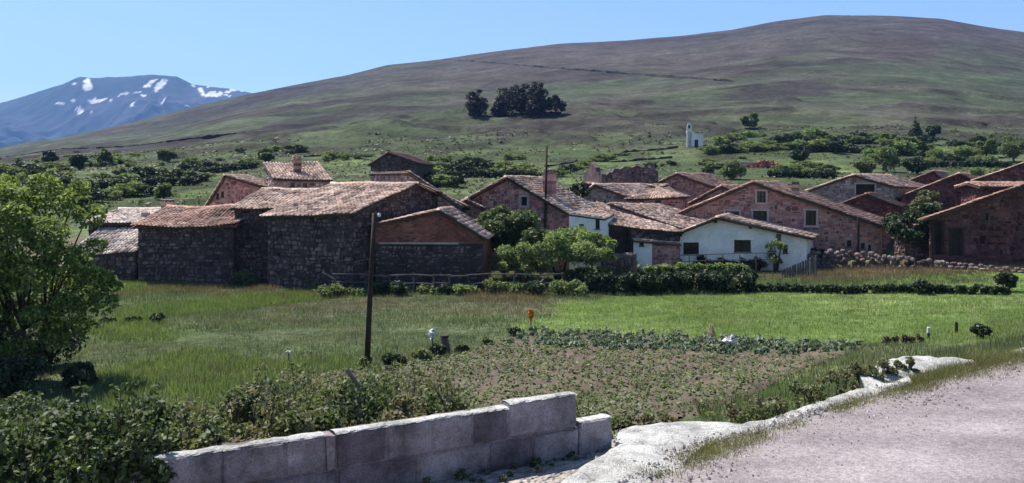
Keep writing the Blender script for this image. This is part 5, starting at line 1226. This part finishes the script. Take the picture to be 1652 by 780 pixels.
# continuous dark hedgerows across the slope
for i, (lab, pth) in enumerate([('dark hedgerow on the slope above the low house roof', [(85, 316), (150, 306), (230, 302), (320, 298)]), ('dark hedgerow climbing left of the tall stone house', [(300, 286), (350, 279), (415, 270)]), ('dark hedgerow running out behind the leafy tree crown', [(0, 292), (50, 288), (110, 282)]),
                              ('dark hedgerow along the paddock behind the long stone house', [(682, 289), (740, 287), (800, 287), (870, 289)]), ('dark hedgerow along the terrace above the large brown house', [(1238, 287), (1290, 288), (1345, 289)]), ('dark hedgerow on the terrace above the dark barns', [(1490, 271), (1560, 270), (1630, 271)]), ('dark hedgerow crossing the upper scrub below the conifer', [(1250, 236), (1330, 233), (1420, 232)])]):
    hedge(lab, [G(a, b) for a, b in pth], 1.25, 1.3, M['leaf_dark'], 3600, .16, 800 + i, 'hedgerow', True, 'dark hedgerows on the lower hillside')
# heath tussocks: countless low plants on the moor
n = 10000
y = np.exp(R.uniform(np.log(95), np.log(240), n)); x = R.uniform(-.66, .62, n) * y
dens = fbm(x, y * 2, 20, 4, 34); ok = (dens > -.02) | (R.random(n) < .12); x, y = rest(ok, x, y)
C = np.repeat(np.stack([x, y, ground(x, y) + .12], 1), 4, 0); sz = np.repeat(R.uniform(.15, .42, len(x)) * np.clip(y / 200, .6, 1.6), 4); C = C + R.normal(0, 1, C.shape) * sz[:, None] * np.array([.7, .7, .25])
V, Fc = leaf_quads(C, sz, 3.0, None, .7)
M['heath'] = leaf_mat('heath_tussock', (.055, .07, .035), (.12, .14, .065), .05, .2, (.08, .075, .05))
obj('heath_tussocks', V, Fc, M['heath'], None, np.repeat(np.clip(R.normal(.5, .25, len(C)), 0, 1), 4), kind='stuff')

# ------------------------------------------------------------------ poles, fence, stakes, walls
def pole(label, px, yb, yt, d, lean_px=0, r=.11, insul=True):
    b = P(px, yb, d); g = gz(b.x, b.y); b.z = g; tp = P(px + lean_px, yt, d); o = thing('utility_pole', label, 'pole', b); v = tp - b
    mb = MB(); mb.tube([Vector((0, 0, -.6)), v * .33, v * .66, v], [r, r * .92, r * .8, r * .7], 10); mb.build('shaft', M['wood_dark'], o, smooth=True)
    if insul:
        for s in (1,):
            mb = MB(); q = v + Vector((s * .16, 0, -.12)); mb.tube([q - Vector((s * .12, 0, .1)), q - Vector((0, 0, .05)), q + Vector((0, 0, .02))], [.018, .018, .018], 6); br = mb.build('bracket', M['wood_dark'], o)
            mb = MB(); mb.tube([q, q + Vector((0, 0, .07)), q + Vector((0, 0, .12))], [.05, .06, .03], 8); mb.build('insulator', M['whitewash'], br)
    return o
g = G(591, 592); pole('tall leaning dark wooden pole standing in the meadow', 591, 592, 344, g.y, 13, .1)
pole('slim wooden pole rising beside the tall chimney', 878, 390, 236, 60.5, 4, .1, False)
pole('thin grey pole in the shrubs left of the slim wooden pole', 816, 300, 252, 92, 0, .06, False)
# rail fence
fpx = [(538, 460), (590, 461), (628, 461), (668, 460), (700, 459), (726, 458), (755, 458), (790, 457), (830, 456), (868, 455), (908, 455)]
g0_ = Vector((*xy(538, 49.6), 0)); fence = thing('rail_fence', 'grey wooden two-rail fence in front of the brick shed', 'fence', (g0_.x, 49.6, gz(g0_.x, 49.6)))
O = Vector(fence.location); tops = []
for px, py in fpx:
    x, y = xy(px, 49.6 + random.uniform(-.1, .1)); g = gz(x, y); top = zz(442, 49.6) + random.uniform(-.06, .06); mb = MB(); mb.tube([Vector((x, y, g - .3)) - O, Vector((x + random.uniform(-.06, .06), y, top)) - O], [.06, .05], 7); mb.build('post', M['wood_grey'], fence); tops.append(Vector((x, y, top)))
for a, b in zip(tops, tops[1:]):
    for dz in (.05, .5):
        mb = MB(); m_ = a.lerp(b, .5) - Vector((0, .07, dz + random.uniform(-.02, .05))); d_ = (b - a) * .53; mb.tube([m_ - d_ - O + Vector((0, 0, random.uniform(-.03, .03))), m_ - O, m_ + d_ - O + Vector((0, 0, random.uniform(-.03, .03)))], [.045, .05, .04], 6); mb.build('rail', M['wood_grey'], fence)
mb = MB(); mb.tube([P(519, 440, 49.4) - O, P(541, 452, 49.4) - O], [.06, .05], 6); mb.build('fallen_rail', M['wood_grey'], fence)
# posts, stakes and small things in the garden
def stake(label, px, yb, yt, r, m, lean=0, name='stake', d=None):
    g = G(px, yb) if d is None else Vector((*xy(px, d), gz(*xy(px, d)))); k = g.y / F; o = thing(name, label, 'stake', g); h = CAMZ + (HY - yt) * k - g.z
    mb = MB(); mb.tube([(0, 0, -.2), (lean * k * .5, 0, h * .5), (lean * k, 0, h)], [r, r * .95, r * .8], 7); mb.build('shaft', m, o); return o, k, h
o, k, h_ = stake('weathered hollow stump post at the corner of the garden', 721, 571, 544, .16, M['wood_grey'], -4, 'stump_post')
mb = MB(); mb.tube([(-4 * k, 0, h_ - .01), (-4 * k, 0, h_ + .06)], [.17, .15], 9); mb.build('rim', M['wood_dark'], o)
o, k, h_ = stake('thin stake topped with white rag beside the stump post', 698, 570, 534, .02, M['wood_grey'], 0)
foliage('white_rag', [(0, 0, h_ - .12, .11, 1.9)], 60, .09, M['whitewash'], o, .2, 3)
o, k, h_ = stake('stake with orange cloth at the garden corner', 856, 528, 501, .025, M['wood_grey'], 1)
foliage('orange_cloth', [(0, 0, h_ - .22, .11, 2.2)], 70, .10, M['orange'], o, .2, 4)
o, k, h_ = stake('thin stake with pale tip standing in the long meadow grass', 468, 600, 566, .02, M['wood_grey'], -3)
foliage('pale_rag', [(-3 * k, 0, h_ - .08, .06, 1.8)], 30, .05, M['whitewash'], o, .2, 5)
o = thing('leaning_board', 'pale board leaning over the brambles', 'board', P(570, 640, 7.75)); a, b = P(579, 624, 7.75) - Vector(o.location), P(559, 596, 7.75) - Vector(o.location)
mb = MB(); mb.tube([Vector((.06, 0, -.4)), a, b], [.02, .02, .018], 4); mb.build('shaft', M['ridge_stone'], o)
# bean canes
g = G(1148, 551); o = thing('bean_canes', 'wigwam of dry bean canes above the cabbages', 'canes', g); k = g.y / F
for i in range(6):
    a = i * 1.047; mb = MB(); mb.tube([(math.cos(a) * 9 * k, math.sin(a) * 9 * k, -.05), (math.cos(a) * 1.5 * k, 0, 27 * k + random.uniform(-.05, .08))], [.028, .014], 5); mb.build('cane', M['dead'], o)
# scarecrow bag
o, k, h_ = stake('stake with white plastic bag among the cabbages', 1178, 566, 549, .02, M['wood_grey'], 0)
foliage('plastic_bag', [(0, 0, h_ - .04, .17, .8), (.12, 0, h_ + .08, .07, 1.2)], 90, .11, M['whitewash'], o, .2, 6)
g = G(1498, 548); o, k, h_ = stake('short white-capped post near the dark bush in the green field', 1498, 548, 530, .05, M['wood_grey'], 0, 'marker_post')
mb = MB(); mb.tube([(0, 0, h_ - .16), (0, 0, h_ + .04)], [.07, .06], 8); mb.build('cap', M['whitewash'], o)
stake('short dark post near the round dark bush in the field', 1543, 537, 520, .06, M['wood_dark'], 0, 'marker_post')
stake('white pipe standing at the end of the tall dark hedge', 1201, 470, 446, .04, M['whitewash'], -3, 'marker_pipe')
M['leaf_brown'] = leaf_mat('dry_brown_leaf', (.06, .035, .03), (.16, .10, .08), 1.0, .2)
for i, px in enumerate([1430, 1445, 1458, 1470, 1484]): bush('dry brown plant in the row below the marker post', px, 557 - i, 14, 15, M['leaf_brown'], 220, .05, 600 + i, 'dry_plant', 'plant', 'row of dry plants')
# dry stone wall on the right
path = [(1300, 408, 60.5), (1345, 403, 60), (1395, 408, 59), (1440, 414, 58), (1500, 420, 57), (1560, 425, 56), (1610, 430, 55), (1660, 436, 54), (1720, 442, 53)]
dry = thing('rubble_wall', 'tumbledown dry stone wall with pale top stones in front of the big barn', 'wall', Vector((*xy(1300, 60.5), gz(*xy(1300, 60.5))))); O = Vector(dry.location)
prot = []
for s in range(6):
    V = []; Rr = random.Random(s)
    for z, r in ((-.5, .75), (-.1, 1), (.3, .85), (.5, .45)):
        for i in range(7): a = i / 7 * 6.283; V.append((math.cos(a) * r * Rr.uniform(.8, 1.1) * .5, math.sin(a) * r * Rr.uniform(.8, 1.1) * .5, z + Rr.uniform(-.08, .08)))
    Fc = [(j * 7 + i, j * 7 + (i + 1) % 7, (j + 1) * 7 + (i + 1) % 7, (j + 1) * 7 + i) for j in range(3) for i in range(7)] + [tuple(range(6, -1, -1)), tuple(range(21, 28))]
    for which in ('ridge_stone', 'stone_dark'):
        me = mesh_data('stone', V, Fc, [Rr.uniform(.3, .9)] * len(V)); me.materials.append(M[which]); prot.append(me)
for (a, b) in zip(path, path[1:]):
    A_, B_ = P(*a), P(*b); L = (B_ - A_).length; n = max(2, int(L / .33))
    for i in range(n):
        p = A_.lerp(B_, (i + .5) / n); g = gz(p.x, p.y); top = p.z + random.uniform(-.1, .1); z = g; lay = max(2, int((top - g) / .22))
        for j in range(lay):
            last = j == lay - 1
            hz = (top - g) / lay; s = link('stone', prot[random.randrange(6) * 2 + (0 if last and random.random() < .75 else 1)], None, dry, (p.x - O.x + random.uniform(-.1, .1) + (.2 if j % 2 else 0), p.y - O.y + random.uniform(-.12, .12), g + hz * (j + .5) - O.z))
            s.scale = (random.uniform(.3, .52), random.uniform(.3, .5), hz * random.uniform(.95, 1.2)); s.rotation_euler = (random.uniform(-.15, .15), random.uniform(-.15, .15), random.random() * 6)
# low stone wall below the fruit trees
lw = thing('garden_wall', 'low dark garden wall with pale coping beside the white annex', 'wall', Vector((*xy(955, 57), gz(*xy(955, 57))))); O = Vector(lw.location)
for i in range(14):
    px = 972 + i * 4; p = P(px, 413 - 4 * math.sin(i / 13 * 1.6), 57.2); g = gz(p.x, p.y)
    for j in range(4):
        s = link('stone', prot[random.randrange(6) * 2 + (0 if j == 3 else 1)], None, lw, (p.x - O.x, p.y - O.y, g + (p.z - g) * (j + .5) / 4 - O.z)); s.scale = (.26, .4, (p.z - g) / 3.6); s.rotation_euler = (0, 0, random.random() * 6)
# terrace fence in front of the cottage
tf = thing('terrace_fence', 'thin terrace fence with pale rail in front of the white cottage', 'fence', Vector((*xy(1085, 57.5), gz(*xy(1085, 57.5))))); O = Vector(tf.location)
for px in range(1085, 1250, 27):
    a = P(px, 411, 57.5); mb = MB(); mb.tube([Vector((a.x, a.y, gz(a.x, a.y) - .2)) - O, a - O], [.035, .03], 6); mb.build('post', M['wood_grey'], tf)
for py in (410, 420):
    mb = MB(); mb.tube([P(1080, py + 3, 57.45) - O, P(1165, py, 57.45) - O, P(1250, py - 2, 57.45) - O], [.03, .03, .03], 6); mb.build('rail', M['wood_grey'], tf)
# plank fence slanting at the right of the cottage
pf = thing('plank_fence', 'old leaning plank fence between the white cottage and the grassy strip', 'fence', Vector((*xy(1262, 56), gz(*xy(1262, 56))))); O = Vector(pf.location)
for i in range(14):
    px = 1262 + i * 4.2; a = P(px, 436 - i * 1.8, 56.5); g = gz(a.x, a.y); mb = MB(); mb.box(Vector((a.x, a.y, (g + a.z) / 2 - .1)) - O, (.12, .04, max(a.z - g, .3) + .2), None, .02); mb.build('plank', M['wood_grey'], pf)
# field walls on the moor
def moor_wall(label, pts, hgt, wid, m):
    P3 = []
    for (a, b) in zip(pts, pts[1:]):
        n = max(2, int(abs(b[0] - a[0]) / 6))
        for i in range(n): P3.append(G(a[0] + (b[0] - a[0]) * i / n, a[1] + (b[1] - a[1]) * i / n))
    o = thing('field_wall', label, 'wall', P3[0]); V = []; Fc = []
    for i, p in enumerate(P3):
        q = P3[min(i + 1, len(P3) - 1)] - P3[max(i - 1, 0)]; q.z = 0; q.normalize(); nn = Vector((-q.y, q.x, 0)); hh = hgt * random.uniform(.3, 1.3)
        for (w, z) in ((-.7, -.5), (-.4, hh), (.4, hh), (.7, -.5)): V.append(p + nn * wid * w + UP * z - P3[0])
    for i in range(len(P3) - 1):
        for k in range(3): v = i * 4 + k; Fc.append((v, v + 4, v + 5, v + 1))
    obj('coping', V, Fc, m, o, [random.random() for _ in V])
moor_wall('long thin dark stone wall crossing the upper moor', [(715, 96), (790, 102), (880, 110), (960, 116), (1060, 124), (1190, 133)], 1.1, .9, M['moor_stone'])
moor_wall('dark field wall crossing the slope above the trees on the left', [(10, 254), (100, 241), (200, 238), (300, 226), (400, 214)], .4, .4, M['moor_stone'])
moor_wall('dark field wall curving above the small meadow behind the tall house', [(490, 254), (530, 252), (570, 254), (600, 260)], .4, .4, M['moor_stone'])
moor_wall('low field wall descending toward the chapel', [(955, 262), (1010, 246), (1060, 243), (1100, 238)], .4, .4, M['moor_stone'])
moor_wall('dark field wall along the scrubby paddock above the shrubs', [(880, 270), (930, 262), (1000, 262), (1090, 255)], .4, .4, M['moor_stone'])

# ------------------------------------------------------------------ air between the near village and the far mountain
mb = MB(); x0, x1, y0, y1, z0, z1 = -6400, 6400, -400, 7200, -60, 900
hv = [(x, y, z) for z in (z0, z1) for x, y in ((x0, y0), (x1, y0), (x1, y1), (x0, y1))]
hm, nt, out = newmat('haze_air'); pv = nt.nodes.new('ShaderNodeVolumePrincipled')
pv.inputs['Color'].default_value = (.24, .48, 1.0, 1); pv.inputs['Density'].default_value = 1.0e-4; pv.inputs['Anisotropy'].default_value = 0.0
nt.links.new(pv.outputs[0], out.inputs['Volume'])
obj('haze', hv, [(3, 2, 1, 0), (4, 5, 6, 7), (0, 1, 5, 4), (1, 2, 6, 5), (2, 3, 7, 6), (3, 0, 4, 7)], hm, kind='stuff')
